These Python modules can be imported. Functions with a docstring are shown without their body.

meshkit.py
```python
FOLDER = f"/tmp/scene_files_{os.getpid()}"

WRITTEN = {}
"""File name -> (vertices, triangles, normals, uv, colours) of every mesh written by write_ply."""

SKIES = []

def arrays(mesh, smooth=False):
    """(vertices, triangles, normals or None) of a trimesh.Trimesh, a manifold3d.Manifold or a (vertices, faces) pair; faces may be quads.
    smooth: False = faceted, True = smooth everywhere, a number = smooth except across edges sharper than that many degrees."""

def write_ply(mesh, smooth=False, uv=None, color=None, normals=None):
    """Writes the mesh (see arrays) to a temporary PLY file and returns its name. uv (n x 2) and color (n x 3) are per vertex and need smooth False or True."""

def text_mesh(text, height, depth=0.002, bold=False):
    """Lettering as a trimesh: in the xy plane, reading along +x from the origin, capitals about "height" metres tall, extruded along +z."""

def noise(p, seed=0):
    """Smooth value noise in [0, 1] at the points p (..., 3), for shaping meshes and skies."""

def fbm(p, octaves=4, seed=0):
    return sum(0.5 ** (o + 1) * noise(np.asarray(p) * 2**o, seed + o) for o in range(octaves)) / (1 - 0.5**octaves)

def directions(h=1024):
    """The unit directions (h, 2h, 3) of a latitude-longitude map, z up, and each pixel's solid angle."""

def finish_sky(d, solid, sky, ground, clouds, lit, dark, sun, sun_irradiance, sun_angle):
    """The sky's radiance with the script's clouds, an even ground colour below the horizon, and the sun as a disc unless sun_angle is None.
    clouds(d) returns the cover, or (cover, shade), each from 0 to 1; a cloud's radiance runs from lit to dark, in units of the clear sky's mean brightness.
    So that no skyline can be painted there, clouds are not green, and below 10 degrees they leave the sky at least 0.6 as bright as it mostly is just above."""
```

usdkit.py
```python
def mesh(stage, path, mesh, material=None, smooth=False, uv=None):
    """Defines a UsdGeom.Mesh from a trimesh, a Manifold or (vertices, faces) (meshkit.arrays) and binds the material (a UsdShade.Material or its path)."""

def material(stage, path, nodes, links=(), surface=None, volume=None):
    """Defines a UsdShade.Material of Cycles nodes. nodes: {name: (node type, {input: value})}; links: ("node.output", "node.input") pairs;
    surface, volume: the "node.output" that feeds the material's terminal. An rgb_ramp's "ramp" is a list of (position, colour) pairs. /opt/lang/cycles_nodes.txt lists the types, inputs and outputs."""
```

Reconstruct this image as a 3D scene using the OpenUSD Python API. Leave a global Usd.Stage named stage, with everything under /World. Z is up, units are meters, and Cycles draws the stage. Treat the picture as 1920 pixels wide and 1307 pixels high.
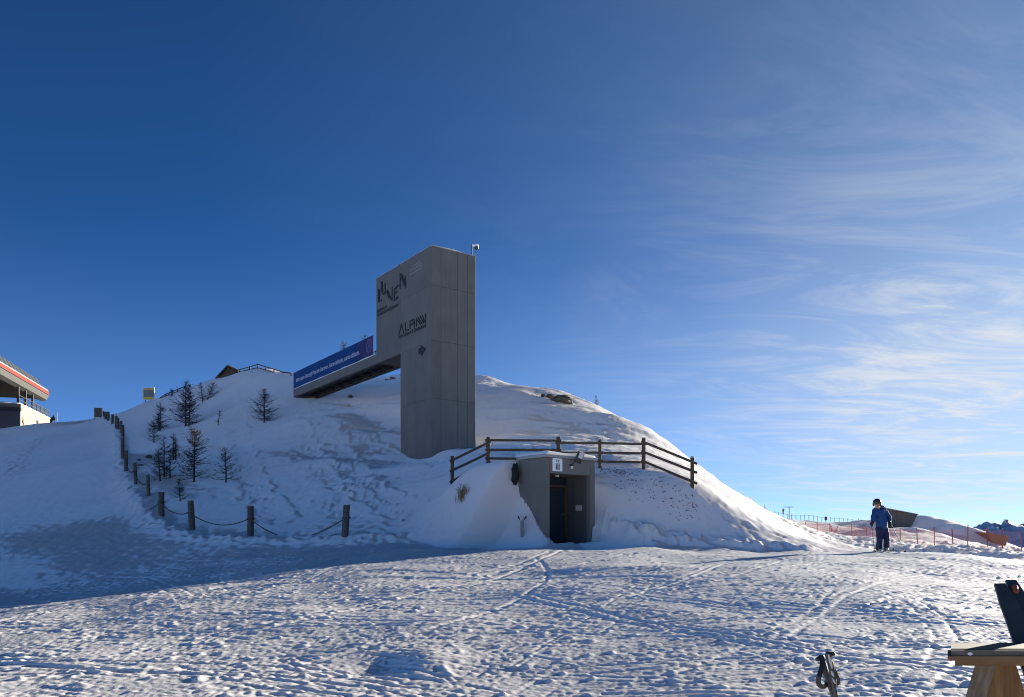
import math, random
import numpy as np
import trimesh, usdkit, meshkit
import manifold3d as m3
from scipy.interpolate import RBFInterpolator, RectBivariateSpline
from scipy.ndimage import gaussian_filter, map_coordinates
from shapely.geometry import Polygon, LineString
from pxr import Usd, UsdGeom, UsdLux, UsdShade, Gf, Sdf, Vt

# ---------------------------------------------------------------- stage, camera, sky, sun, exposure
stage = Usd.Stage.CreateInMemory()
UsdGeom.SetStageUpAxis(stage, 'Z')
UsdGeom.SetStageMetersPerUnit(stage, 1.0)
UsdGeom.Xform.Define(stage, '/World')
UsdGeom.Scope.Define(stage, '/World/Looks')
EYE, FOC, HOR = 1.65, 1430.0, 995.0            # eye height; focal length and horizon row in pixels of the 1920 px photograph
cam = UsdGeom.Camera.Define(stage, '/World/camera')
cam.CreateHorizontalApertureAttr(36.0)
cam.CreateVerticalApertureAttr(36.0 * 1307 / 1920)
cam.CreateFocalLengthAttr(36.0 * FOC / 1920)
cam.CreateVerticalApertureOffsetAttr((HOR - 653.5) / 1920 * 36.0)
cam.CreateClippingRangeAttr(Gf.Vec2f(0.05, 100000.0))
cam.AddTranslateOp().Set((0, 0, EYE))
cam.AddRotateXOp().Set(90)
cam.CreateExposureAttr(2.25)

SUN_AZ, SUN_EL = math.radians(50.0), math.radians(10.0)
SUN = np.array([math.sin(SUN_AZ) * math.cos(SUN_EL), math.cos(SUN_AZ) * math.cos(SUN_EL), math.sin(SUN_EL)])
sun = UsdLux.DistantLight.Define(stage, '/World/sun')
sun.CreateIntensityAttr(1.25)
sun.CreateNormalizeAttr(True)
sun.CreateAngleAttr(0.5)
sun.CreateColorAttr(Gf.Vec3f(1.0, 0.93, 0.82))
_q = Gf.Rotation(Gf.Vec3d(0, 0, -1), Gf.Vec3d(*(-SUN))).GetQuat()
sun.AddOrientOp().Set(Gf.Quatf(_q))

sky = UsdLux.DomeLight.Define(stage, '/World/sky')
def _dir(u, v):
    d = np.array([(u - 960) / FOC, 1.0, (HOR - v) / FOC])
    return tuple(d / np.linalg.norm(d))
sky_mat = usdkit.material(stage, '/World/Looks/sky', {
    'sky': ('sky_texture', dict(sky_type='single_scattering', sun_disc=False, sun_elevation=SUN_EL, sun_rotation=SUN_AZ, altitude=4000.0, air_density=0.31, aerosol_density=2.2, ozone_density=5.0)),
    'tc': ('texture_coordinate', {}),
    # thin veil of high cloud that brightens towards the sun
    'ds': ('vector_math', dict(math_type='dot_product', vector2=tuple(SUN))),
    'vr': ('rgb_ramp', dict(ramp=[(0.35, (0, 0, 0)), (0.62, (0.035, 0.035, 0.035)), (0.82, (0.11, 0.11, 0.11)), (0.93, (0.20, 0.20, 0.20)), (1.0, (0.34, 0.34, 0.34))])),
    'sx': ('separate_xyz', {}), 'zc': ('math', dict(math_type='maximum', value2=0.0)), 'za': ('math', dict(math_type='add', value2=0.11)),
    'dx': ('math', dict(math_type='divide')), 'dy': ('math', dict(math_type='divide')), 'cx': ('combine_xyz', {}),
    'm1': ('mapping', dict(rotation=(0, 0, 0.35), scale=(0.5, 1.3, 1.0))), 'n1': ('noise_texture', dict(scale=0.8, detail=6.0, roughness=0.6, distortion=0.7)),
    'v1': ('map_range', dict(from_min=0.25, from_max=0.75, to_min=0.55, to_max=1.4, clamp=True)), 'vm': ('math', dict(math_type='multiply')),
    # streaks of cirrus low in front of the sun
    'm2': ('mapping', dict(rotation=(0, 0, -0.35), scale=(0.75, 1.45, 1.0))), 'n2': ('noise_texture', dict(scale=1.35, detail=9.0, roughness=0.68, distortion=2.3)),
    'w1': ('map_range', dict(range_type='smoothstep', from_min=0.40, from_max=0.72, to_min=0.0, to_max=1.0, clamp=True)),
    'hz': ('map_range', dict(range_type='smoothstep', from_min=0.0, from_max=0.36, to_min=0.66, to_max=0.0, clamp=True)), 'hd': ('map_range', dict(range_type='smoothstep', from_min=0.50, from_max=1.0, to_min=0.28, to_max=0.95, clamp=True)), 'hm': ('math', dict(math_type='multiply')), 'mh': ('mix', dict(mix_type='mix', color2=(1.95, 2.65, 3.15))),
    'w0': ('map_range', dict(to_min=0.34, to_max=1.0)), 'dc': ('vector_math', dict(math_type='distance', vector2=_dir(1800, 790))), 'wr': ('rgb_ramp', dict(ramp=[(0.0, (1, 1, 1)), (0.10, (0.85, 0.85, 0.85)), (0.20, (0.40, 0.40, 0.40)), (0.34, (0.14, 0.14, 0.14)), (0.50, (0.03, 0.03, 0.03)), (0.7, (0.0, 0.0, 0.0))])),
    'wm': ('math', dict(math_type='multiply')), 'mc': ('mix', dict(mix_type='mix', color2=(3.5, 3.55, 3.5))),
    'mx': ('mix', dict(mix_type='mix', color2=(1.95, 2.6, 3.2))),
    'gr': ('mix', dict(mix_type='multiply', fac=1.0, color2=(0.76, 1.18, 1.12))),
    'bg': ('background_shader', dict(strength=0.05)),
}, [('tc.generated', 'ds.vector1'), ('ds.value', 'vr.fac'), ('tc.generated', 'sx.vector'), ('sx.z', 'zc.value1'), ('zc.value', 'za.value1'), ('sx.x', 'dx.value1'), ('za.value', 'dx.value2'), ('sx.y', 'dy.value1'), ('za.value', 'dy.value2'),
    ('dx.value', 'cx.x'), ('dy.value', 'cx.y'), ('cx.vector', 'm1.vector'), ('m1.vector', 'n1.vector'), ('n1.fac', 'v1.value'), ('vr.color', 'vm.value1'), ('v1.result', 'vm.value2'),
    ('cx.vector', 'm2.vector'), ('m2.vector', 'n2.vector'), ('n2.fac', 'w1.value'), ('tc.generated', 'dc.vector1'), ('dc.value', 'wr.fac'), ('w1.result', 'w0.value'), ('w0.result', 'wm.value1'), ('wr.color', 'wm.value2'),
    ('sky.color', 'gr.color1'), ('gr.color', 'mx.color1'), ('vm.value', 'mx.fac'), ('sx.z', 'hz.value'), ('ds.value', 'hd.value'), ('hz.result', 'hm.value1'), ('hd.result', 'hm.value2'), ('mx.color', 'mh.color1'), ('hm.value', 'mh.fac'), ('mh.color', 'mc.color1'), ('wm.value', 'mc.fac'), ('mc.color', 'bg.color')], surface='bg.background')
UsdShade.MaterialBindingAPI.Apply(sky.GetPrim()).Bind(sky_mat)
sky.GetPrim().SetCustomDataByKey('kind', 'structure')

# ---------------------------------------------------------------- helpers
_used = {}
def numbered(parent, name):
    k = (parent, name)
    n = _used.get(k, 0)
    _used[k] = n + 1
    return name if n == 0 else f'{name}_{n:03d}'

def key(prim, **kw):
    for k, v in kw.items():
        if v:
            prim.SetCustomDataByKey({'cat': 'category'}.get(k, k), v)

def thing(name, label, cat, group=None, loc=None, rotz=None):
    path = '/World/' + numbered('/World', name)
    x = UsdGeom.Xform.Define(stage, path)
    if loc is not None:
        x.AddTranslateOp().Set(Gf.Vec3d(*map(float, loc)))
    if rotz is not None:
        x.AddRotateZOp().Set(float(rotz))
    key(x.GetPrim(), label=label, cat=cat, group=group)
    return x.GetPrim()

def obj(name, mesh, mat, parent=None, smooth=False, label=None, cat=None, group=None, kind=None):
    base = '/World' if parent is None else str(parent.GetPath())
    if isinstance(mesh, (list,)):
        mesh = trimesh.util.concatenate(mesh)
    m = usdkit.mesh(stage, base + '/' + numbered(base, name), mesh, MAT[mat] if isinstance(mat, str) else mat, smooth=smooth)
    key(m.GetPrim(), label=label, cat=cat, group=group, kind=kind)
    return m.GetPrim()

def box(lo, hi):
    lo, hi = np.array(lo, float), np.array(hi, float)
    b = trimesh.creation.box(hi - lo)
    b.apply_translation((lo + hi) / 2)
    return b

def bevel_box(lo, hi, r=0.01):
    """A box with chamfered edges: the hull of 24 points."""
    lo, hi = np.array(lo, float), np.array(hi, float)
    c, h = (lo + hi) / 2, (hi - lo) / 2
    r = min(r, h.min() * 0.9)
    pts = []
    for sx in (-1, 1):
        for sy in (-1, 1):
            for sz in (-1, 1):
                s = np.array([sx, sy, sz])
                for k in range(3):
                    d = h - r
                    d = d.copy(); d[k] = h[k]
                    pts.append(c + s * d)
    return trimesh.convex.convex_hull(np.array(pts))

def frame(o, x, z=(0, 0, 1)):
    """4x4 matrix: local x along x, local z near z."""
    x = np.array(x, float); x /= np.linalg.norm(x)
    z = np.array(z, float); y = np.cross(z, x); y /= np.linalg.norm(y); z = np.cross(x, y)
    m = np.eye(4); m[:3, 0], m[:3, 1], m[:3, 2], m[:3, 3] = x, y, z, o
    return m

def moved(mesh, mat):
    mesh = mesh.copy(); mesh.apply_transform(mat)
    return mesh

def bar(a, b, w, h, r=0.01, up=(0, 0, 1)):
    """A beam from a to b, w wide (sideways) and h high."""
    a, b = np.array(a, float), np.array(b, float)
    L = np.linalg.norm(b - a)
    return moved(bevel_box((0, -w / 2, -h / 2), (L, w / 2, h / 2), r), frame(a, b - a, up))

def tube(points, radii, sides=8, cap=True):
    p = np.asarray(points, float)
    rad = np.broadcast_to(np.asarray(radii, float), (len(p),))
    t = np.gradient(p, axis=0)
    t /= np.linalg.norm(t, axis=1, keepdims=True) + 1e-12
    ref = np.array([0, 0, 1.0]) if abs(t[0, 2]) < 0.9 else np.array([1.0, 0, 0])
    a = np.cross(t, ref); a /= np.linalg.norm(a, axis=1, keepdims=True) + 1e-12
    b = np.cross(t, a)
    ang = np.arange(sides) * 2 * np.pi / sides
    v = p[:, None] + rad[:, None, None] * (np.cos(ang)[None, :, None] * a[:, None] + np.sin(ang)[None, :, None] * b[:, None])
    v = v.reshape(-1, 3)
    n = len(p)
    i, j = np.meshgrid(np.arange(n - 1), np.arange(sides), indexing='ij')
    q = np.stack([i * sides + j, i * sides + (j + 1) % sides, (i + 1) * sides + (j + 1) % sides, (i + 1) * sides + j], -1).reshape(-1, 4)
    f = np.vstack([q[:, [0, 2, 1]], q[:, [0, 3, 2]]])
    if cap:
        k = np.arange(1, sides - 1)
        f = np.vstack([f, np.stack([np.zeros_like(k), k, k + 1], 1), (n - 1) * sides + np.stack([np.zeros_like(k), k + 1, k], 1)])
    return trimesh.Trimesh(v, f, process=False)

def extrude(poly, depth):
    g = poly if isinstance(poly, Polygon) else Polygon(poly)
    return trimesh.creation.extrude_polygon(g, depth, engine='earcut')

def ray(u, v):
    """Direction (x, 1, z) of a pixel of the 1920 px photograph."""
    return np.array([(u - 960) / FOC, 1.0, (HOR - v) / FOC])

def at(u, v, d):
    return ray(u, v) * d + np.array([0, 0, EYE])

# ---------------------------------------------------------------- materials
MAT = {}
def mat(name, nodes, links, surface='p.BSDF'):
    MAT[name] = usdkit.material(stage, '/World/Looks/' + name, nodes, links, surface=surface)

def plain(name, color, rough=0.6, metallic=0.0, var=0.12, scale=9.0, spec=0.3, bump=0.0):
    """One colour with a little uneven wear."""
    c = np.array(color)
    nodes = {'tc': ('texture_coordinate', {}), 'n': ('noise_texture', dict(scale=scale, detail=5.0, roughness=0.6)),
             'r': ('rgb_ramp', dict(ramp=[(0.25, tuple(c * (1 - var))), (0.75, tuple(np.minimum(c * (1 + var), 1)))])),
             'p': ('principled_bsdf', dict(roughness=rough, metallic=metallic, specular_ior_level=spec))}
    links = [('tc.object', 'n.vector'), ('n.fac', 'r.fac'), ('r.color', 'p.base_color')]
    if bump:
        nodes['b'] = ('bump', dict(strength=0.6, distance=bump))
        links += [('n.fac', 'b.height'), ('b.normal', 'p.normal')]
    mat(name, nodes, links)

def snow(name, color, bump1=0.012):
    mat(name, {
        'g': ('geometry', {}),
        'n1': ('noise_texture', dict(scale=17.0, detail=5.0, roughness=0.62)),
        'n2': ('noise_texture', dict(scale=0.35, detail=4.0, roughness=0.55)),
        'r': ('rgb_ramp', dict(ramp=[(0.3, tuple(np.array(color) * 0.965)), (0.7, color)])),
        'b': ('bump', dict(strength=0.7, distance=bump1)),
        'p': ('principled_bsdf', dict(roughness=0.65, specular_ior_level=0.25, diffuse_roughness=0.6)),
    }, [('g.position', 'n1.vector'), ('g.position', 'n2.vector'), ('n2.fac', 'r.fac'), ('r.color', 'p.base_color'), ('n1.fac', 'b.height'), ('b.normal', 'p.normal')])
snow('snow', (0.57, 0.55, 0.53), 0.009)
snow('snow_cap', (0.60, 0.585, 0.57), 0.006)

# ---------------------------------------------------------------- the terrain: heights interpolated through surveyed points (pixel of the photograph, distance)
E1 = np.array([0.811, 0.585, 0.0]); E2 = np.array([-0.585, 0.811, 0.0])
SURVEY = [
    # piste in front, rising away from the camera
    (960, 1307, 7.3), (300, 1307, 7.3), (1600, 1307, 7.3), (960, 1144, 12), (500, 1146, 12), (1400, 1140, 12), (1900, 1150, 12), (1700, 1143, 12),
    (960, 1073, 17), (1300, 1066, 17), (1600, 1072, 17), (1900, 1095, 17), (600, 1078, 17), (300, 1103, 17), (0, 1128, 17), (-300, 1150, 17),
    (960, 1027, 23), (1200, 1026.5, 23), (760, 1028, 23), (640, 1030, 23), (1400, 1028.5, 25), (1560, 1031, 25.5), (1640, 1033, 26), (1500, 1041, 22.5), (1400, 1046, 21), (1280, 1058, 18.8), (1760, 1038, 25), (1900, 1051, 22),
    (400, 1058, 21.5), (200, 1085, 20.5), (0, 1110, 20), (-250, 1135, 20),
    (960, 1019, 24.6), (1080, 1018, 25.2), (850, 1016, 25), (1200, 1016, 25), (1350, 1018, 25.2), (1480, 1022, 25.5),
    # foot of the left ramp
    (0, 1018, 26.5), (200, 1015, 26.5), (400, 1017, 25.5), (-200, 1035, 27), (100, 1060, 22.5), (300, 1045, 23.5), (560, 1020, 25),
    # the ramp
    (100, 930, 36), (30, 938, 36), (-120, 968, 36), (200, 935, 35), (100, 860, 50), (190, 862, 48), (0, 872, 50), (-150, 893, 50), (100, 818, 66), (190, 812, 66), (0, 832, 66), (-150, 850, 66),
    (100, 793, 80), (0, 805, 78), (60, 796, 80), (140, 793, 80), (170, 794, 80), (188, 792, 81), (-150, 825, 78), (38, 814, 92), (100, 808, 94), (95, 818, 106), (-50, 820, 100), (150, 810, 96), (190, 800, 98), (-50, 830, 115), (-200, 830, 115), (130, 826, 115), (60, 840, 140), (190, 815, 115),
    # the right bank of the ramp, along the posts
    (277, 930, 34), (252, 907, 37), (237, 882, 41), (230, 855, 46), (224, 815, 60), (211, 795, 70), (203, 783, 80), (198, 784, 84),
    # left face and top of the mound
    (220, 775, 86), (270, 755, 83), (300, 748, 81), (360, 727, 77), (400, 715, 73), (440, 703, 69), (480, 697, 66), (515, 701, 63), (548, 712, 60),
    (360, 840, 110), (400, 735, 88), (480, 800, 95), (600, 800, 90), (250, 800, 115), (750, 740, 95),
    (470, 1003, 27), (357, 992, 28.5), (302, 966, 31.5), (360, 905, 38), (420, 905, 37), (300, 860, 46), (350, 803, 56), (400, 760, 63), (490, 795, 52), (480, 850, 43), (480, 930, 34),
    (560, 746, 57.5), (600, 748, 57), (600, 900, 36), (560, 950, 31), (650, 1002, 26.3), (640, 790, 50), (740, 850, 43.8), (700, 925, 32), (640, 860, 40), (780, 960, 28.5), (800, 1005, 26.2), (720, 1003, 26.2),
    (600, 722, 68), (650, 718, 70), (700, 712, 74), (820, 709, 78), (600, 730, 80), (700, 722, 86),
    (750, 712, 64), (700, 726, 60), (650, 752, 57), (690, 790, 51), (730, 770, 53),
    # tower base
    (751, 849, 43.1), (775, 856, 41.5), (803, 855, 39.9), (830, 841, 40.2), (894, 838, 41.7), (860, 838, 41), (800, 880, 36), (860, 880, 33.5),
    # right part of the mound and its spur
    (895, 780, 51), (950, 790, 50), (897, 709, 78), (930, 719, 76), (962, 732, 72), (1030, 733, 66), (1060, 738, 64.5), (1100, 757, 61), (1150, 781, 56.5), (1200, 806, 51.5), (1240, 841, 46.5), (1300, 881, 41.5),
    (1360, 916, 37.7), (1400, 938, 35), (1450, 975, 31.5), (1500, 1005, 28.7),
    (1000, 790, 50), (1080, 800, 49), (1140, 830, 44), (1000, 825, 43), (1080, 835, 41.5), (1180, 850, 38), (1000, 848, 36), (920, 850, 37),
    (848, 912, 28.5), (880, 925, 27.9), (830, 930, 28.6), (820, 960, 27.7), (915, 870, 29.8), (960, 862, 30.5), (1047, 864, 30.5), (1125, 876, 29.8), (1207, 878, 29.2), (1260, 893, 28.3), (1298, 909, 27.6),
    (1330, 945, 27.2), (1400, 985, 26.8), (1460, 1010, 26.3), (1200, 930, 27), (1260, 960, 26.6), (1180, 985, 25.9), (1300, 1000, 25.8), (1150, 905, 28),
    (900, 936, 27.4), (870, 970, 26.8), (930, 985, 25.8), (945, 925, 26.8), (975, 905, 26.2),
    # snow hugging the concrete entrance
    (973, 900, 25.9), (980, 925, 25.5), (990, 953, 25.15), (1002, 978, 24.85), (1014, 1000, 24.6), (1026, 1013, 24.35), (1038, 1017.5, 24.4), (1060, 1018.5, 24.8), (1100, 1012, 25.5), (1122, 975, 26.1), (1135, 940, 26.6), (1150, 990, 25.6),
    # hidden right flank and the hollow behind the crest
    (1400, 962, 60), (1500, 1000, 60), (1330, 905, 70), (1250, 850, 85), (1450, 990, 45), (1550, 1022, 40), (1100, 800, 95), (950, 770, 105), (1520, 1022, 33),
    (1640, 1038, 34), (1760, 1046, 33), (1900, 1062, 32),
    # snow bank under the net, the slope behind it and the buried wall
    (1480, 1001, 73), (1560, 1006, 62), (1620, 1010, 55), (1700, 1017, 50), (1800, 1024, 46), (1900, 1031, 43),
    (1500, 984, 90), (1460, 974, 102), (1560, 979, 100), (1640, 984, 98), (1640, 1000, 78), (1720, 993, 80), (1720, 966, 89), (1780, 978, 86), (1850, 1001, 82), (1715, 991, 85.5), (1765, 1002, 82), (1810, 1014, 78.5), (1760, 1009, 70), (1830, 1022, 70), (1885, 1032, 70), (1880, 1018, 80.5),
    (1930, 1045, 85), (1990, 1060, 85), (1990, 1055, 60), (2200, 1080, 80), (1500, 1000, 130), (1640, 1005, 130), (1800, 1020, 120), (2000, 1080, 130),
]
pts = np.array([at(*p) for p in SURVEY] + [
    (0, 0, 0.0), (-8, 0, 0), (8, 0, 0), (0, 4, 0.02), (-8, 4, -0.02), (8, 4, 0.0), (-25, 0, -0.6), (25, 0, -0.6), (0, -25, -0.8), (-40, -10, -2), (40, -10, -2), (16, 12, 0.25), (22, 16, -0.1),
    (-30, 10, -2.0), (-20, 12, -1.2), (30, 20, -1.5), (60, 30, -5), (60, 0, -5), (-60, 0, -6), (-70, 40, 2), (-90, 80, 7), (90, 60, -9), (110, 110, -16), (0, 150, 8), (-60, 160, 12), (70, 150, -9), (-110, 140, 8), (120, 0, -12), (-120, 0, -12), (0, -60, -5),
])
GX, GY = np.arange(-125, 125.1, 0.8), np.arange(-60, 165.1, 0.8)
_rbf = RBFInterpolator(pts[:, :2], pts[:, 2], kernel='thin_plate_spline', smoothing=0.06)
_gx, _gy = np.meshgrid(GX, GY, indexing='ij')
_h = _rbf(np.stack([_gx.ravel(), _gy.ravel()], 1)).reshape(_gx.shape)
_spl = RectBivariateSpline(GX, GY, _h)

def smooth_z(x, y):
    """The terrain without its small relief; beyond the surveyed part it falls into the valley."""
    x, y = np.asarray(x, float), np.asarray(y, float)
    r = np.maximum(np.abs(x) / 124, np.maximum((y - 52) / 112, (52 - y) / 112))
    k = np.maximum(r, 1.0)
    cx, cy = x / k, 52 + (y - 52) / k
    z = _spl.ev(cx, cy)
    out = np.hypot(x - cx, y - cy)
    return z - 0.35 * out / (1 + out / 900.0)

def hit(u, v, d0=5.0, d1=160.0):
    """Where the pixel's ray first meets the smooth terrain."""
    d = np.arange(d0, d1, 0.05)
    p = ray(u, v)[None] * d[:, None] + np.array([0, 0, EYE])
    below = np.nonzero(p[:, 2] <= smooth_z(p[:, 0], p[:, 1]))[0]
    if not len(below):   # grazes a crest: the nearest approach
        i = np.argmin((p[:, 2] - smooth_z(p[:, 0], p[:, 1])) / d)
    else:
        i = below[0]
    q = p[i].copy(); q[2] = smooth_z(q[0], q[1])
    return q

# ---------------------------------------------------------------- relief of the snow
rng = np.random.default_rng(7)

def band(shape, cell, lo, hi, seed, aniso=1.0, angle=0.0):
    """Random field (unit variance) with wavelengths between lo and hi metres, stretched aniso times along angle."""
    r = np.random.default_rng(seed)
    fx = np.fft.fftfreq(shape[0], cell)[:, None]
    fy = np.fft.rfftfreq(shape[1], cell)[None]
    c, s_ = math.cos(angle), math.sin(angle)
    a, b = (fx * c + fy * s_) * aniso, -fx * s_ + fy * c
    f = np.hypot(a, b) + 1e-9
    g = np.exp(-0.5 * (np.log(f * math.sqrt(lo * hi)) / max(0.25, 0.5 * math.log(hi / lo))) ** 2) / f
    out = np.fft.irfft2(np.fft.rfft2(r.standard_normal(shape)) * g, s=shape)
    return out / out.std()

CELL, FX0, FY0 = 0.022, -26.0, 3.0
FS = (2364, 1454)
from PIL import Image, ImageDraw          # a scratch canvas for the ski tracks' height field
def tracks(n, width, seed, lengths, radius, headings):
    im = Image.new('F', (FS[1], FS[0]), 0.0)
    dr = ImageDraw.Draw(im)
    r = np.random.default_rng(seed)
    for _ in range(n):
        x, y = r.uniform(FX0, -FX0), r.uniform(FY0, FY0 + 30)
        th = math.radians(r.choice(headings) + r.normal(0, 12))
        k = r.normal(0, 1) / radius
        L = r.uniform(*lengths)
        sarc = np.linspace(0, L, 40)
        ang = th + k * sarc
        px = x + np.cumsum(np.cos(ang)) * L / 40; py = y + np.cumsum(np.sin(ang)) * L / 40
        for off in ([0.0, r.uniform(0.16, 0.35)] if r.random() < 0.6 else [0.0]):
            qx, qy = px - np.sin(ang) * off, py + np.cos(ang) * off
            dr.line([((b - FY0) / CELL, (a - FX0) / CELL) for a, b in zip(qx, qy)], fill=float(r.uniform(0.5, 1.0)), width=width)
    return np.asarray(im, dtype=float)

def build_piste():
    lump = band(FS, CELL, 0.055, 0.13, 11, 1.6, 0.5)
    patch = band(FS, CELL, 1.0, 3.5, 12)
    big = band(FS, CELL, 1.2, 3.5, 13, 1.4, 0.4)
    calm = np.clip(0.85 + 0.55 * patch, 0.25, 1.6)
    h = (0.0028 * np.tanh(lump * 0.9) + 0.0018 * band(FS, CELL, 0.14, 0.34, 19, 1.8, 0.5)) * calm
    h += 0.0016 * band(FS, CELL, 0.06, 0.14, 14)
    s1 = band(FS, CELL, 0.07, 0.22, 15, 9.0, 0.55); s2 = band(FS, CELL, 0.07, 0.22, 16, 9.0, -0.35 + math.pi)
    w = 1 / (1 + np.exp(-2.5 * band(FS, CELL, 2.0, 6.0, 17)))
    h += 0.0032 * (s1 * w + s2 * (1 - w)) * calm
    h += 0.009 * big + 0.018 * band(FS, CELL, 3.5, 9.0, 18)
    for wd, n, dep, seed, le in ((3, 620, 0.021, 21, (3, 14)), (2, 1100, 0.016, 22, (1, 7)), (5, 110, 0.026, 23, (4, 14)), (12, 10, 0.022, 24, (5, 15))):
        t = tracks(n, wd, seed, le, 22.0, (28, 35, 42, 150, 20, 48, 32, 165, 5))
        g = gaussian_filter(t, 0.8)
        h += -dep * g + dep * 1.1 * (gaussian_filter(t, wd * 1.1) - 0.35 * gaussian_filter(t, wd * 2.5))
    # bundles of nearly parallel tracks
    im = Image.new('F', (FS[1], FS[0]), 0.0); dr = ImageDraw.Draw(im); r = np.random.default_rng(77)
    for _ in range(85):
        x, y = r.uniform(FX0, -FX0), r.uniform(FY0, FY0 + 28)
        th = math.radians(r.choice((30, 36, 42, 26, 152, 60, 8))) + r.normal(0, 0.1)
        k, L = r.normal(0, 0.018), r.uniform(2.5, 9)
        for q in range(r.integers(4, 13)):
            t2 = th + r.normal(0, 0.035); off = r.uniform(-0.9, 0.9); s0 = r.uniform(-0.6, 0.6) * L
            sa = s0 + np.linspace(0, L * r.uniform(0.3, 1.0), 24)
            an = t2 + k * sa
            qx, qy = x + sa * np.cos(t2 + k * sa / 2) - off * math.sin(th), y + sa * np.sin(t2 + k * sa / 2) + off * math.cos(th)
            dr.line([((b - FY0) / CELL, (a - FX0) / CELL) for a, b in zip(qx, qy)], fill=float(r.uniform(0.4, 1.0)), width=int(r.choice((2, 2, 3))))
    t = np.asarray(im, dtype=float); g = gaussian_filter(t, 0.8)
    h += -0.017 * g + 0.020 * (gaussian_filter(t, 2.6) - 0.4 * gaussian_filter(t, 6.0))
    # chunks thrown up by edges
    ch = np.zeros(FS)
    n = 16000
    i, j = rng.integers(0, FS[0], n), rng.integers(0, FS[1], n)
    ch[i, j] = rng.uniform(0.3, 1.0, n) ** 2
    h += 0.36 * gaussian_filter(ch, 1.4) + 0.9 * gaussian_filter(np.where(rng.random(FS) < 0.0002, rng.random(FS), 0), 3.2)
    return h
PISTE = build_piste()
TS, TC = (1024, 1024), 0.09
DRIFT = 0.05 * band(TS, TC, 1.5, 6.0, 31, 1.6, 0.3) + 0.10 * band(TS, TC, 6.0, 14.0, 32, 1.5, 0.2) + 0.012 * band(TS, TC, 0.4, 1.4, 33, 2.5, 0.25)
ROUGH = band(TS, TC, 0.25, 1.0, 34)
DEBRIS = np.maximum(band((1024, 1024), 0.05, 0.14, 0.5, 35) - 0.5, 0)
WARP = band(TS, TC, 0.8, 3.0, 36)

def smoothstep(a, b, x):
    t = np.clip((x - a) / (b - a), 0, 1)
    return t * t * (3 - 2 * t)

def dist_line(x, y, line):
    """Distance to a polyline and the place along it (0 to 1)."""
    best, where = np.full(x.shape, 1e9), np.zeros(x.shape)
    line = np.asarray(line); n = len(line) - 1
    for k in range(n):
        a, b = line[k], line[k + 1]
        d = b - a
        t = np.clip(((x - a[0]) * d[0] + (y - a[1]) * d[1]) / (d @ d + 1e-9), 0, 1)
        q = np.hypot(x - a[0] - t * d[0], y - a[1] - t * d[1])
        m = q < best
        best = np.where(m, q, best); where = np.where(m, (k + t) / n, where)
    return best, where

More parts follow.
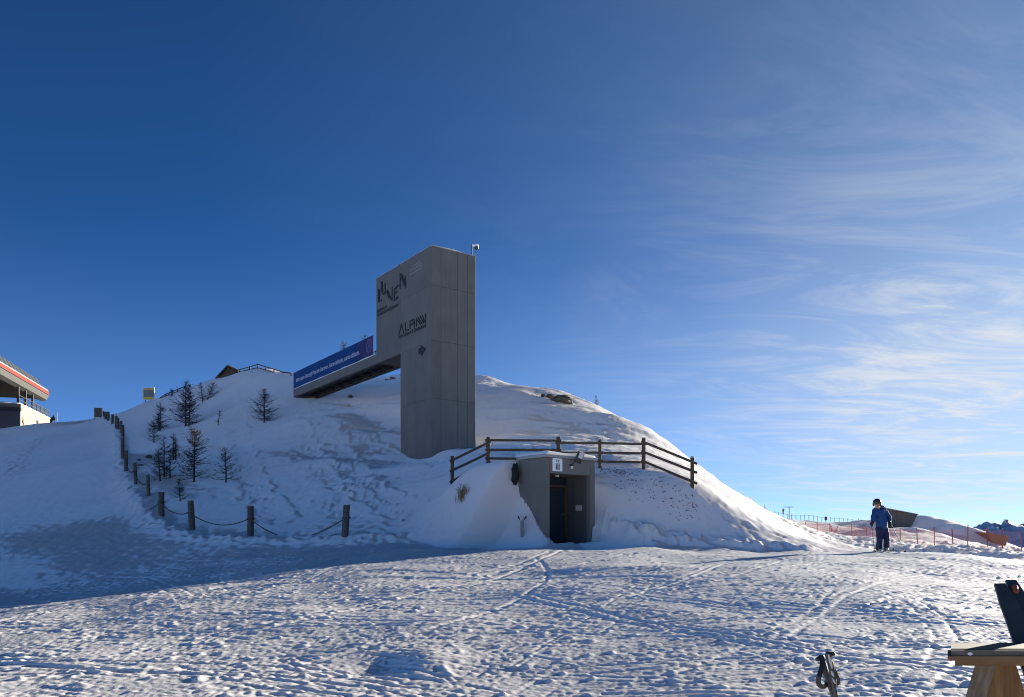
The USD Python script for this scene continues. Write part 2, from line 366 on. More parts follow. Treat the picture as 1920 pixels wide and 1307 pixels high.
def trail(*px):
    return [hit(u, v)[:2] for u, v in px]
SLIDES = [   # where people slid down: (line, half width, roughness, depth)
    (trail((565, 760), (590, 790), (620, 825), (650, 860), (665, 890), (690, 920), (730, 955), (780, 985), (830, 1005)), 0.7, 0.05, 0.09),
    (trail((590, 820), (575, 850), (610, 880), (640, 905), (640, 940), (655, 965)), 0.8, 0.05, 0.05),
    (trail((430, 745), (440, 780), (445, 820), (460, 870), (470, 910), (490, 940), (520, 975)), 0.55, 0.04, 0.07),
    (trail((520, 720), (545, 735), (570, 765)), 0.7, 0.04, 0.07),
    (trail((470, 750), (450, 790), (430, 840)), 0.45, 0.03, 0.04),
    (trail((690, 905), (740, 935), (800, 975), (840, 1003)), 0.4, 0.02, 0.06),
]
BERMS = [    # ridges left by the groomer: (line, half width, height)
    (trail((214, 800), (222, 830), (228, 862), (236, 900), (252, 935), (280, 970), (318, 995), (372, 1010), (430, 1014), (520, 1017), (580, 1014), (680, 1012), (800, 1012), (900, 1012)), 0.5, 0.16),
    (trail((75, 815), (40, 850), (10, 890), (-40, 950)), 0.9, 0.06),
    (trail((1160, 1005), (1250, 1012), (1350, 1016), (1450, 1020), (1540, 1028)), 0.35, 0.13),
    (trail((1127, 985), (1150, 990), (1190, 1000), (1240, 1008)), 0.45, 0.22),
]
_hollow = hit(715, 1250); _rise = hit(800, 1246)
_bump1 = hit(1120, 1068); _bump2 = hit(380, 1130); _bump3 = hit(1400, 1180); _bump4 = hit(1690, 1270)
TOILET = at(1024, 857, 24.5); TE1 = np.array([0.78, 0.626, 0]); TE2 = np.array([-0.626, 0.78, 0])
TOILET_FLOOR = EYE - 0.41

def ground_z(x, y):
    x, y = np.asarray(x, float), np.asarray(y, float)
    z = smooth_z(x, y)
    d = np.hypot(x, y)
    edge = np.interp(x, [-22, -14, -6, 8, 12, 18, 30], [17.5, 19.6, 23.0, 24.0, 26.0, 24.0, 18.0])
    piste = 1 - smoothstep(-1.0, 1.2, y - edge)
    apron = 1 - smoothstep(24.0, 27.5, y)
    fade = smoothstep(-1, 3, y)
    k = fade * (piste + 0.22 * (1 - piste) * apron)
    near = (x > FX0 + .1) & (x < -FX0 - .1) & (y > FY0) & (y < FY0 + 31.8)
    p = np.zeros(x.shape)
    if near.any():
        p[near] = map_coordinates(PISTE, [(x[near] - FX0) / CELL, (y[near] - FY0) / CELL], order=1, mode='nearest')
    z = z + p * k
    def bumpat(c, h, rx, ry):
        return h * np.exp(-((x - c[0]) / rx) ** 2 - ((y - c[1]) / ry) ** 2)
    z = z - bumpat(_hollow, 0.07, 0.7, 0.5) + bumpat(_rise, 0.10, 0.4, 0.5)
    z = z + bumpat(_bump1, 0.06, 2.5, 0.5) + bumpat(_bump3, 0.06, 1.0, 0.6) + bumpat(_bump4, 0.06, 0.6, 0.4)
    off = (1 - k) * fade
    dr_ = map_coordinates(DRIFT, [x / TC % 1024, y / TC % 1024], order=1, mode='grid-wrap')
    ro = map_coordinates(ROUGH, [x / TC % 1024, y / TC % 1024], order=1, mode='grid-wrap')
    groomed = np.exp(-((dist_line(x, y, RAMP)[0]) / 11.0) ** 4)      # the ramp is groomed smooth
    groomed = np.maximum(groomed, 1 - smoothstep(0.0, 0.8, np.hypot(x - TOILET[0] - 1, y - TOILET[1] - 1) - 1.6))
    z = z + dr_ * off * (1 - 0.85 * groomed) * (0.45 + 0.55 * smoothstep(26, 45, d)) + 0.010 * ro * off * (1 - 0.6 * groomed)
    de = map_coordinates(DEBRIS, [x / 0.05 % 1024, y / 0.05 % 1024], order=1, mode='grid-wrap')
    wa = map_coordinates(WARP, [x / TC % 1024, y / TC % 1024], order=1, mode='grid-wrap')
    for line, w, rough, depth in SLIDES:
        q, t = dist_line(x, y, line)
        q = (q + 0.25 * w * wa) / w
        z = z + off * smoothstep(0, 0.08, t) * (-0.25 * depth * np.exp(-q ** 2 * 2.0) + 0.5 * depth * np.exp(-(q - 1.2) ** 2 * 12) + (0.5 * rough * de) * np.exp(-(q / 0.9) ** 4))
    for line, w, h in BERMS:
        q, t = dist_line(x, y, line)
        z = z + np.exp(-(q / w) ** 2) * (h * (0.8 + 0.2 * np.sin(23 * t)) + 0.2 * h * ro) * smoothstep(0, .06, t) * (1 - smoothstep(.94, 1, t) * .7)
    # the bank under the net and the far slope are broken by drifts
    far = smoothstep(36, 44, y) * smoothstep(9, 14, x)
    z = z + far * (0.035 * ro * (1 - smoothstep(46, 60, y)) + 0.12 * dr_)
    # the concrete entrance stands in a cut
    a = (x - TOILET[0]) * TE1[0] + (y - TOILET[1]) * TE1[1]
    b = (x - TOILET[0]) * TE2[0] + (y - TOILET[1]) * TE2[1]
    bank = smoothstep(1.30, 1.62, b) * (1 - smoothstep(3.2, 6.0, b)) * (1 - smoothstep(0.05, 3.0, -a)) * (1 - smoothstep(2.2, 4.5, a))
    z = np.maximum(z, z + bank * (TOILET[2] + 0.02 - 0.10 * np.maximum(0, -a) - z))
    inside = (a > 0.10) & (a < 2.11) & (b > 0.08) & (b < 1.36)
    z = np.where(inside, np.minimum(z, TOILET_FLOOR - 0.03), z)
    door = (a > 0.15) & (a < 2.05) & (b > -0.7) & (b <= 0.08)
    z = np.where(door, np.minimum(z, TOILET_FLOOR + 0.02 * ro - 0.02 + np.maximum(0, -b) * 0.1), z)
    # the tower's footing
    return z
RAMP = [hit(60, 1000)[:2], hit(100, 930)[:2], hit(90, 860)[:2], hit(90, 800)[:2], at(60, 816, 110)[:2]]

def build_ground():
    f = 0.0018
    view = np.arange(-0.665, 0.665, f)
    rest = np.linspace(0.665, 2 * np.pi - 0.665, 150)
    th = np.concatenate([view, rest[:-1]])
    r = [0.25]
    while r[-1] < 4: r.append(r[-1] * 1.09)
    while r[-1] < 16: r.append(r[-1] * 1.0027)
    while r[-1] < 29: r.append(r[-1] * 1.0038)
    while r[-1] < 115: r.append(r[-1] * 1.0055)
    while r[-1] < 30000: r.append(r[-1] * 1.05)
    r = np.array(r)
    R, T = np.meshgrid(r, th, indexing='ij')
    x, y = (R * np.sin(T)).ravel(), (R * np.cos(T)).ravel()
    z = ground_z(x, y)
    nt, nr = len(th), len(r)
    i, j = np.meshgrid(np.arange(nr - 1), np.arange(nt), indexing='ij')
    k = (j + 1) % nt
    q = np.stack([i * nt + j, i * nt + k, (i + 1) * nt + k, (i + 1) * nt + j], -1).reshape(-1, 4)
    v = np.stack([x, y, z], 1)
    v = np.vstack([v, [0, 0, float(ground_z(np.array([0.0]), np.array([0.0]))[0])]])
    fc = np.vstack([q[:, [0, 1, 2]], q[:, [0, 2, 3]], np.stack([np.full(nt, len(v) - 1), np.arange(nt), (np.arange(nt) + 1) % nt], 1)])
    return v, fc
gv, gf = build_ground()
obj('snow_ground', (gv, gf), 'snow', smooth=True, kind='structure', label='snow covered ground with tracked piste and mound')

def gz(x, y):
    return float(ground_z(np.array([float(x)]), np.array([float(y)]))[0])

def on(u, v, d0=5.0):
    """Point of the finished snow surface at a pixel."""
    p = hit(u, v, d0)
    d = np.arange(max(d0, p[1] - 6), p[1] + 4, 0.04)
    q = ray(u, v)[None] * d[:, None] + np.array([0, 0, EYE])
    z = ground_z(q[:, 0], q[:, 1])
    k = np.nonzero(q[:, 2] <= z)[0]
    if len(k):
        return np.array([q[k[0], 0], q[k[0], 1], z[k[0]]])
    return np.array([p[0], p[1], gz(p[0], p[1])])

# ---------------------------------------------------------------- more materials
def concrete(name, color, streak=True):
    c = np.array(color)
    mat(name, {
        'tc': ('texture_coordinate', {}), 'oi': ('object_info', {}),
        'm': ('mapping', dict(scale=(2.2, 2.2, 0.22))),
        'n1': ('noise_texture', dict(scale=3.0, detail=6.0, roughness=0.6)),
        'n2': ('noise_texture', dict(scale=0.7, detail=5.0, roughness=0.55)),
        'n3': ('noise_texture', dict(scale=45.0, detail=3.0)),
        'r1': ('rgb_ramp', dict(ramp=[(0.3, tuple(c * 0.90)), (0.55, tuple(c)), (0.75, tuple(c * 1.07))])),
        'r2': ('rgb_ramp', dict(ramp=[(0.3, (0.84, 0.85, 0.84)), (0.7, (1.08, 1.06, 1.04))])),
        'rr': ('map_range', dict(from_min=0.0, from_max=1.0, to_min=0.93, to_max=1.07)),
        'mx': ('mix', dict(mix_type='multiply', fac=1.0)), 'mx2': ('mix', dict(mix_type='multiply', fac=1.0)),
        'b': ('bump', dict(strength=0.4, distance=0.004)),
        'p': ('principled_bsdf', dict(roughness=0.85, specular_ior_level=0.2)),
    }, [('tc.object', 'm.vector'), ('m.vector', 'n1.vector'), ('tc.object', 'n2.vector'), ('tc.object', 'n3.vector'), ('n1.fac', 'r1.fac'), ('n2.fac', 'r2.fac'),
        ('r1.color', 'mx.color1'), ('r2.color', 'mx.color2'), ('oi.random', 'rr.value'), ('mx.color', 'mx2.color1'), ('rr.result', 'mx2.color2'), ('mx2.color', 'p.base_color'), ('n3.fac', 'b.height'), ('b.normal', 'p.normal')])
concrete('concrete', (0.150, 0.143, 0.126))
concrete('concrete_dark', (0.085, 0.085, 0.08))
concrete('wall_concrete', (0.145, 0.138, 0.122))
plain('plaster', (0.26, 0.20, 0.14), 0.9, spec=0.05)
plain('shutter_grey', (0.10, 0.10, 0.12), 0.6)
plain('steel_dark', (0.035, 0.037, 0.04), 0.65, spec=0.15)
plain('joint', (0.11, 0.105, 0.093), 0.9)
plain('letter', (0.025, 0.025, 0.024), 0.7)
plain('pale_blue', (0.13, 0.14, 0.24), 0.7)
plain('slogan_white', (0.48, 0.50, 0.55), 0.6)
plain('pale_print', (0.30, 0.30, 0.29), 0.7)
plain('steel', (0.16, 0.165, 0.17), 0.5)
plain('white_paint', (0.72, 0.72, 0.70), 0.5)
plain('black_plastic', (0.018, 0.018, 0.02), 0.45, spec=0.4)
plain('grey_plastic', (0.36, 0.36, 0.36), 0.5)
plain('lens', (0.45, 0.47, 0.5), 0.15, spec=0.6)
plain('station_red', (0.12, 0.034, 0.03), 0.9, spec=0.02)
plain('station_grey', (0.07, 0.07, 0.066), 0.9, spec=0.02)
plain('station_white', (0.16, 0.16, 0.155), 0.9, spec=0.02)
plain('roof_glass', (0.030, 0.036, 0.045), 0.6, spec=0.05)
plain('light_metal', (0.26, 0.265, 0.26), 0.6)
plain('glass_dark', (0.02, 0.027, 0.035), 0.25, spec=0.25)
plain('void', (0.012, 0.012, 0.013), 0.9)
plain('door_dark', (0.022, 0.021, 0.02), 0.35)
plain('door_frame', (0.10, 0.055, 0.025), 0.5)
plain('rope', (0.06, 0.05, 0.04), 0.9, scale=60)
plain('bark', (0.055, 0.042, 0.032), 0.95, var=0.3, scale=30)
plain('twig', (0.034, 0.028, 0.024), 0.95, var=0.25, scale=20)
plain('rock', (0.085, 0.078, 0.055), 0.95, var=0.45, scale=4, bump=0.03)
plain('dry_grass', (0.20, 0.13, 0.06), 0.9, var=0.3)
plain('heather', (0.12, 0.065, 0.05), 0.9, var=0.3)
plain('sign_yellow', (0.55, 0.40, 0.06), 0.5)
plain('sign_grey', (0.16, 0.17, 0.17), 0.5)
plain('sign_dark', (0.05, 0.055, 0.05), 0.5)
plain('net_red', (0.55, 0.22, 0.22), 0.8, spec=0.05)
plain('pole_red', (0.16, 0.05, 0.05), 0.7)
plain('jacket', (0.006, 0.038, 0.125), 0.85, var=0.2, scale=5)
plain('jacket_dark', (0.012, 0.014, 0.022), 0.8)
plain('trousers', (0.010, 0.013, 0.048), 0.8, var=0.2)
plain('skin', (0.30, 0.16, 0.11), 0.7)
plain('goggle', (0.05, 0.02, 0.01), 0.3, spec=0.3)
plain('helmet', (0.012, 0.012, 0.013), 0.35, spec=0.5)
plain('ski_base', (0.028, 0.034, 0.034), 0.35, var=0.2, scale=14)
plain('ski_red', (0.16, 0.04, 0.02), 0.5)
plain('ski_white', (0.60, 0.60, 0.60), 0.4)
plain('rust', (0.16, 0.075, 0.04), 0.9, var=0.3)
def wood(name, color, dark):
    mat(name, {
        'tc': ('texture_coordinate', {}), 'm': ('mapping', dict(scale=(1.2, 14.0, 14.0))),
        'n': ('noise_texture', dict(scale=2.5, detail=6.0, roughness=0.65, distortion=0.6)),
        'n2': ('noise_texture', dict(scale=1.6, detail=3.0)),
        'r': ('rgb_ramp', dict(ramp=[(0.3, dark), (0.62, color)])), 'r2': ('rgb_ramp', dict(ramp=[(0.3, (0.75, 0.75, 0.75)), (0.7, (1.05, 1.05, 1.05))])),
        'mx': ('mix', dict(mix_type='multiply', fac=1.0)),
        'b': ('bump', dict(strength=0.5, distance=0.003)), 'p': ('principled_bsdf', dict(roughness=0.8, specular_ior_level=0.2)),
    }, [('tc.object', 'm.vector'), ('m.vector', 'n.vector'), ('tc.object', 'n2.vector'), ('n.fac', 'r.fac'), ('n2.fac', 'r2.fac'), ('r.color', 'mx.color1'), ('r2.color', 'mx.color2'), ('mx.color', 'p.base_color'), ('n.fac', 'b.height'), ('b.normal', 'p.normal')])
wood('fence_wood', (0.105, 0.075, 0.05), (0.045, 0.032, 0.023))
wood('post_wood', (0.12, 0.105, 0.085), (0.05, 0.042, 0.034))
wood('board_grey', (0.14, 0.115, 0.085), (0.08, 0.062, 0.045))
wood('board_brown', (0.20, 0.11, 0.05), (0.09, 0.045, 0.02))
wood('pine_board', (0.24, 0.13, 0.052), (0.13, 0.065, 0.025))
def wood_up(name, like, color, dark):
    mat(name, {
        'tc': ('texture_coordinate', {}), 'm': ('mapping', dict(scale=(12.0, 12.0, 1.1))),
        'n': ('noise_texture', dict(scale=2.5, detail=6.0, roughness=0.65, distortion=0.9)),
        'r': ('rgb_ramp', dict(ramp=[(0.32, dark), (0.62, color)])),
        'b': ('bump', dict(strength=0.5, distance=0.003)), 'p': ('principled_bsdf', dict(roughness=0.85, specular_ior_level=0.15)),
    }, [('tc.object', 'm.vector'), ('m.vector', 'n.vector'), ('n.fac', 'r.fac'), ('r.color', 'p.base_color'), ('n.fac', 'b.height'), ('b.normal', 'p.normal')])
wood_up('pine_leg', None, (0.24, 0.125, 0.045), (0.12, 0.055, 0.02))
wood_up('leg_grey', None, (0.20, 0.15, 0.095), (0.11, 0.08, 0.05))
mat('banner_print', {
    'tc': ('texture_coordinate', {}), 'sx': ('separate_xyz', {}), 'n': ('noise_texture', dict(scale=0.5, detail=3.0)),
    'mr': ('map_range', dict(from_min=-10.5, from_max=-6.8, to_min=0.0, to_max=1.0, clamp=True)), 'a': ('math', dict(math_type='multiply_add', value2=0.5)),
    'r': ('rgb_ramp', dict(ramp=[(0.22, (0.004, 0.046, 0.150)), (0.5, (0.007, 0.036, 0.115)), (0.95, (0.050, 0.032, 0.105))])),
    'p': ('principled_bsdf', dict(roughness=0.6, specular_ior_level=0.12)),
}, [('tc.object', 'sx.vector'), ('tc.object', 'n.vector'), ('sx.x', 'mr.value'), ('n.fac', 'a.value1'), ('mr.result', 'a.value3'), ('a.value', 'r.fac'), ('r.color', 'p.base_color')])

# ---------------------------------------------------------------- the concrete tower
CORNER = np.array([-4.22, 40.0, 0.0])
TROT = math.degrees(math.atan2(-0.811, 0.585))       # local x runs along the left face towards the corner, local y along the right face, faces at y = 0 and x = 0
TW, TL, SH = 2.76, 6.58, 3.49                         # right face, left face, shaft
ZB, ZS, ZT = 5.1, 9.93 + EYE, 14.94 + EYE             # buried foot, soffit of the overhang, top
tbase = CORNER + np.array([0, 0, ZB])
T_X, T_Y = -E2, E1
def tower_px(u, v, y=0.0):
    """Local (x, z) on the left face where a pixel's ray meets it."""
    d = ray(u, v); o = CORNER + T_Y * y
    n = T_Y
    k = (o @ n) / (d @ n)
    p = d * k
    return np.array([(p - CORNER) @ T_X, p[2] + EYE - ZB])
def right_px(u, v):
    d = ray(u, v); n = T_X
    k = (CORNER @ n) / (d @ n)
    p = d * k
    return np.array([(p - CORNER) @ T_Y, p[2] + EYE - ZB])

tower = thing('concrete_tower', 'tall grey concrete lift tower with LUMEN and ALPINN lettering and an overhanging top', 'tower', loc=tbase, rotz=TROT)
g = 0.03
prof = Polygon([(-g, 0), (-g, ZT - ZB - g), (-TL + g, ZT - ZB - g), (-TL + g, ZS - ZB + g), (-SH + g, ZS - ZB + g), (-SH + g, 0)])
core = extrude(prof, TW - 2 * g)
core.apply_transform(np.array([[1, 0, 0, 0], [0, 0, -1, TW - g], [0, 1, 0, 0], [0, 0, 0, 1.0]]))
obj('core', core, 'joint', tower)
gap = 0.011
def panel(x0, x1, y0, y1, z0, z1, m='concrete'):
    obj('concrete_panel', bevel_box((x0, y0, z0), (x1, y1, z1), 0.012), m, tower)
zrows = [0.0] + [right_px(809, v)[1] for v in (746.5, 637.5, 533.6)] + [ZT - ZB]
ycols = [0.0] + [right_px(u, 650)[0] for u in (827, 858.3, 876.7)] + [TW]
for a, b in zip(zrows[:-1], zrows[1:]):
    for c0, c1 in zip(ycols[:-1], ycols[1:]):
        panel(-g, 0.0, c0 + (gap / 2 if c0 > 0 else 0.0), c1 - (gap / 2 if c1 < TW else 0), a + gap / 2, b - (gap / 2 if b < ZT - ZB else 0))
xc = sorted([-SH, tower_px(764, 800)[0], tower_px(779.5, 800)[0], tower_px(797, 800)[0], -g - 0.002])
for a, b in zip(zrows[:2], zrows[1:3]):
    b2 = min(b, ZS - ZB)
    for c0, c1 in zip(xc[:-1], xc[1:]):
        panel(c0 + (gap / 2 if c0 > -SH else 0), c1 - (gap / 2 if c1 < -0.1 else 0), 0.0, g, a + gap / 2, b2 - 0.002)
zt = [ZS - ZB, zrows[3], ZT - ZB]
xt = [-TL, tower_px(752, 600)[0], -g - 0.002]
for k, (a, b) in enumerate(zip(zt[:-1], zt[1:])):
    for c0, c1 in zip(xt[:-1], xt[1:]):
        panel(c0 + (0.002 if c0 > -TL else 0), c1 - (0.002 if c1 < -0.1 else 0), 0.0, g, a, b - 0.002)
# far and end faces, soffit, coping
panel(-TL, -TL + g, g + 0.002, TW - g, ZS - ZB, ZT - ZB)
panel(-TL, -g, TW - g + 0.002, TW, ZS - ZB, ZT - ZB)
panel(-SH, -g, TW - g + 0.002, TW, 0, ZS - ZB - 0.002)
panel(-SH, -SH + g, g + 0.002, TW - g, 0, ZS - ZB - 0.002)
obj('soffit', box((-TL + 0.02, g + 0.002, ZS - ZB), (-SH - 0.002, TW - g - 0.002, ZS - ZB + g)), 'concrete', tower)
zc = ZT - ZB
for a, b, c, d in ((-TL - 0.02, 0.02, -0.02, 0.06), (-TL - 0.02, 0.02, TW - 0.06, TW + 0.02)):
    obj('coping', bevel_box((a, c, zc + 0.002), (b, d, zc + 0.05), 0.008), 'light_metal', tower)
for a, b in ((-TL - 0.02, -TL + 0.06), (-0.06, 0.02)):
    obj('coping', bevel_box((a, 0.063, zc + 0.002), (b, TW - 0.063, zc + 0.05), 0.008), 'light_metal', tower)

def drift_slab(x0, x1, y0, y1, z, h, seed, n=28, edge=0.25):
    """A rounded layer of snow on a flat surface."""
    X, Y = np.meshgrid(np.linspace(0, 1, n), np.linspace(0, 1, n), indexing='ij')
    x, y = x0 + (x1 - x0) * X, y0 + (y1 - y0) * Y
    e = np.minimum(np.minimum(x - x0, x1 - x), np.minimum(y - y0, y1 - y))
    prof = np.sqrt(np.clip(e / edge, 0, 1) * (2 - np.clip(e / edge, 0, 1)))
    no = meshkit.fbm(np.stack([x * 1.3 + seed, y * 1.3, x * 0], -1), 3, seed)
    zz = z + h * prof * (0.55 + 0.9 * no)
    v = np.vstack([np.stack([x, y, zz], -1).reshape(-1, 3), np.stack([x, y, np.full_like(x, z)], -1).reshape(-1, 3)])
    i, j = np.meshgrid(np.arange(n - 1), np.arange(n - 1), indexing='ij')
    q = np.stack([i * n + j, (i + 1) * n + j, (i + 1) * n + j + 1, i * n + j + 1], -1).reshape(-1, 4)
    f = np.vstack([q[:, [0, 1, 2]], q[:, [0, 2, 3]], q[:, [0, 2, 1]] + n * n, q[:, [0, 3, 2]] + n * n])
    rim = np.concatenate([np.arange(n) * n, (n - 1) * n + np.arange(1, n), (np.arange(n - 2, -1, -1)) * n + n - 1, np.arange(n - 2, 0, -1)])
    a, b = rim, np.roll(rim, -1)
    f = np.vstack([f, np.stack([a, a + n * n, b], 1), np.stack([b, a + n * n, b + n * n], 1)])
    return trimesh.Trimesh(v, f, process=False)
obj('roof_snow', drift_slab(-TL + 0.0, 0.0, 0.0, TW, zc + 0.052, 0.11, 3), 'snow_cap', tower, smooth=True)

# lettering on the left face, strokes read off the wall
def strokes(segs, crop, w, depth=0.03):
    """Raised strokes in the plane of the left face; segs in pixels of an enlarged crop (u0, v0, scale)."""
    out = []
    u0, v0, k = crop
    polys = []
    for s_ in segs:
        pts_ = [tower_px(u0 + a / k, v0 + b / k) for a, b in s_]
        polys.append(LineString(pts_).buffer(w / 2, cap_style='flat', join_style='mitre'))
    from shapely import union_all
    u = union_all(polys)
    for p in getattr(u, 'geoms', [u]):
        e = extrude(p, depth)
        e.apply_transform(np.array([[1, 0, 0, 0], [0, 0, -1, -0.001], [0, 1, 0, 0], [0, 0, 0, 1.0]]))
        out.append(e)
    return trimesh.util.concatenate(out)
CA, CB = (690, 440, 8.17), (690, 580, 8.17)
for segs in ([[(165, 835), (160, 1030), (212, 1005)], [(182, 830), (176, 1020)]],
             [[(207, 720), (214, 880), (240, 912), (268, 885), (262, 745)], [(222, 715), (228, 880)]],
             [[(288, 865), (325, 975)], [(302, 855), (345, 960), (362, 1010)], [(375, 800), (367, 1012)]],
             [[(470, 775), (412, 835), (404, 1000), (466, 955)], [(408, 905), (452, 872)]],
             [[(494, 830), (496, 620), (575, 790), (575, 640)], [(512, 605), (585, 760)]]):
    obj('letter', strokes(segs, CA, 0.10), 'letter', tower)
for segs in ([[(475, 390), (515, 235), (550, 355)]], [[(575, 205), (580, 328), (628, 312)]], [[(648, 305), (645, 182), (688, 165), (697, 212), (648, 246)]], [[(712, 150), (715, 282)]],
             [[(745, 268), (745, 148), (812, 235)]], [[(768, 128), (832, 222)]], [[(800, 104), (855, 208)]], [[(835, 88), (868, 195), (886, 205), (886, 58)]]):
    obj('letter', strokes(segs, CB, 0.062), 'letter', tower)

def wall_text(text, p0, p1, parent, m, depth=0.012, y=-0.001, bold=True, name='lettering', label=None, hmul=1.0):
    """Text between two points (x, z) of a face whose outward normal is local -y."""
    t = meshkit.text_mesh(text, 0.2, depth, bold)
    w0 = t.bounds[1][0] - t.bounds[0][0]
    p0, p1 = np.array(p0), np.array(p1)
    L = np.linalg.norm(p1 - p0); k = L / w0
    t.apply_translation((-t.bounds[0][0], 0, 0)); t.apply_scale([k, k * hmul, 1])
    ex = (p1 - p0) / L
    t.apply_transform(np.array([[ex[0], -ex[1], 0, p0[0]], [0, 0, -1, y], [ex[1], ex[0], 0, p0[1]], [0, 0, 0, 1.0]]))
    return obj(name, t, m, parent, label=label)
def level(a, b):
    """Makes a text's base line level."""
    z = (a[1] + b[1]) / 2
    return (a[0], z), (b[0], z)
wall_text('MUSEUM OF', *level(tower_px(690 + 140 / 8.17, 440 + 1197 / 8.17), tower_px(690 + 290 / 8.17, 440 + 1125 / 8.17)), tower, 'letter')
wall_text('MOUNTAIN PHOTOGRAPHY', *level(tower_px(690 + 145 / 8.17, 440 + 1252 / 8.17), tower_px(690 + 466 / 8.17, 440 + 1105 / 8.17)), tower, 'letter', hmul=1.15)
wall_text('Food Space & Restaurant', *level(tower_px(690 + 465 / 8.17, 580 + 455 / 8.17), tower_px(690 + 890 / 8.17, 580 + 275 / 8.17)), tower, 'letter', hmul=1.1)
ar = Polygon([tower_px(690 + a / 8.17, 580 + b / 8.17) for a, b in ((778, 603), (812, 588), (812, 545), (890, 605), (818, 717), (815, 680), (780, 692))])
e = extrude(ar, 0.03); e.apply_transform(np.array([[1, 0, 0, 0], [0, 0, -1, -0.001], [0, 1, 0, 0], [0, 0, 0, 1.0]]))
obj('arrow', e, 'letter', tower, label='dark arrow pointing to the right')
pa, pb = tower_px(690 + 645 / 8.17, 440 + 615 / 8.17), tower_px(690 + 824 / 8.17, 440 + 430 / 8.17)
ix = []
for lo, hi in (((pa[0], pa[1]), (pb[0], pa[1] + .025)), ((pa[0], pb[1] - .025), (pb[0], pb[1])), ((pa[0], pa[1] + .026), (pa[0] + .025, pb[1] - .026)), ((pb[0] - .025, pa[1] + .026), (pb[0], pb[1] - .026)),
               ((pa[0] + .12, pa[1] + .16), (pb[0] - .12, pa[1] + .185)), ((pa[0] + .12, pa[1] + .27), (pb[0] - .2, pa[1] + .295)), ((pa[0] + .12, pa[1] + .38), (pb[0] - .12, pa[1] + .405))):
    ix.append(box((lo[0], -0.012, lo[1]), (hi[0], -0.001, hi[1])))
obj('plaque', ix, 'pale_print', tower, label='pale outlined plaque near the top of the tower')

# surveillance camera on the roof
cp = CORNER + T_Y * (TW - 0.16) + T_X * -0.12 + np.array([0, 0, ZT + 0.05])
cw = thing('security_camera', 'small dome camera on a short mast at the top right of the tower', 'camera', loc=cp)
obj('mast', tube([(0, 0, 0), (0, 0, 0.62)], 0.035, 8), 'steel_dark', cw)
obj('bracket', bar((0, 0, 0.57), (0.22, -0.05, 0.57), 0.07, 0.09), 'white_paint', cw)
hd = trimesh.creation.uv_sphere(0.11, count=[10, 14]); hd.apply_scale([1, 1, 1.05]); hd.apply_translation((0.25, -0.05, 0.42))
obj('dome', hd, 'black_plastic', cw, smooth=True)
hd = trimesh.creation.capsule(height=0.10, radius=0.13, count=[10, 14]); hd.apply_translation((0.25, -0.05, 0.46))
hd = trimesh.intersections.slice_mesh_plane(hd, (0, 0, 1), (0, 0, 0.47))
obj('housing', hd, 'white_paint', cw, smooth=True)

# ---------------------------------------------------------------- the bridge and its banner
BW = 1.8
bridge = thing('footbridge', 'concrete footbridge from the tower to the hill top with dark steel underside', 'bridge', loc=tbase, rotz=TROT)
X0, X1 = -20.6, -TL - 0.004
zb0, zb1 = ZS - ZB, ZS - ZB + 0.56
for a, b in ((X0, -17.4), (-17.4, -13.2), (-13.2, -9.8), (-9.8, X1)):
    obj('edge_beam', bevel_box((a + 0.006, 0.02, zb0), (b - 0.006, 0.24, zb1), 0.012), 'concrete', bridge)
obj('edge_beam', bevel_box((X0, BW - 0.24, zb0), (X1, BW - 0.02, zb1), 0.012), 'concrete', bridge)
obj('end_beam', box((X0, 0.244, zb0), (X0 + 0.25, BW - 0.244, zb1)), 'concrete', bridge)
obj('deck', box((X0 + 0.254, 0.244, zb1 - 0.16), (X1, BW - 0.244, zb1 - 0.03)), 'steel_dark', bridge)
for k in range(9):
    xk = X0 + 1.0 + k * 1.5
    obj('cross_beam', box((xk - 0.06, 0.246, zb0 + 0.06), (xk + 0.06, BW - 0.246, zb1 - 0.164)), 'steel_dark', bridge)
for yk in (0.6, BW - 0.6):
    obj('stringer', box((X0 + 0.26, yk - 0.05, zb0 + 0.10), (X1, yk + 0.05, zb0 + 0.058)), 'steel_dark', bridge)
for yk in (0.24, BW - 0.30):
    obj('bottom_flange', box((X0, yk + 0.002, zb0 - 0.03), (X1, yk + 0.06, zb0 + 0.03)), 'steel_dark', bridge)
for xk in np.linspace(X0 + 0.05, X1 - 0.05, 9):
    obj('railing_post', box((xk - 0.02, BW - 0.16, zb1 + 0.002), (xk + 0.02, BW - 0.12, zb1 + 1.05)), 'steel_dark', bridge)
obj('handrail', box((X0 + 0.05, BW - 0.165, zb1 + 1.052), (X1 - 0.05, BW - 0.115, zb1 + 1.09)), 'steel_dark', bridge)
obj('edge_snow', drift_slab(X0, X1 - 0.05, 0.02, 0.26, zb1 + 0.002, 0.09, 5, n=60, edge=0.08), 'snow_cap', bridge, smooth=True)
for xk in np.linspace(X0 + 0.05, X1 - 0.05, 9):
    obj('railing_post', box((xk - 0.02, 0.13, zb1 + 0.10), (xk + 0.02, 0.17, zb1 + 1.22)), 'steel_dark', bridge)

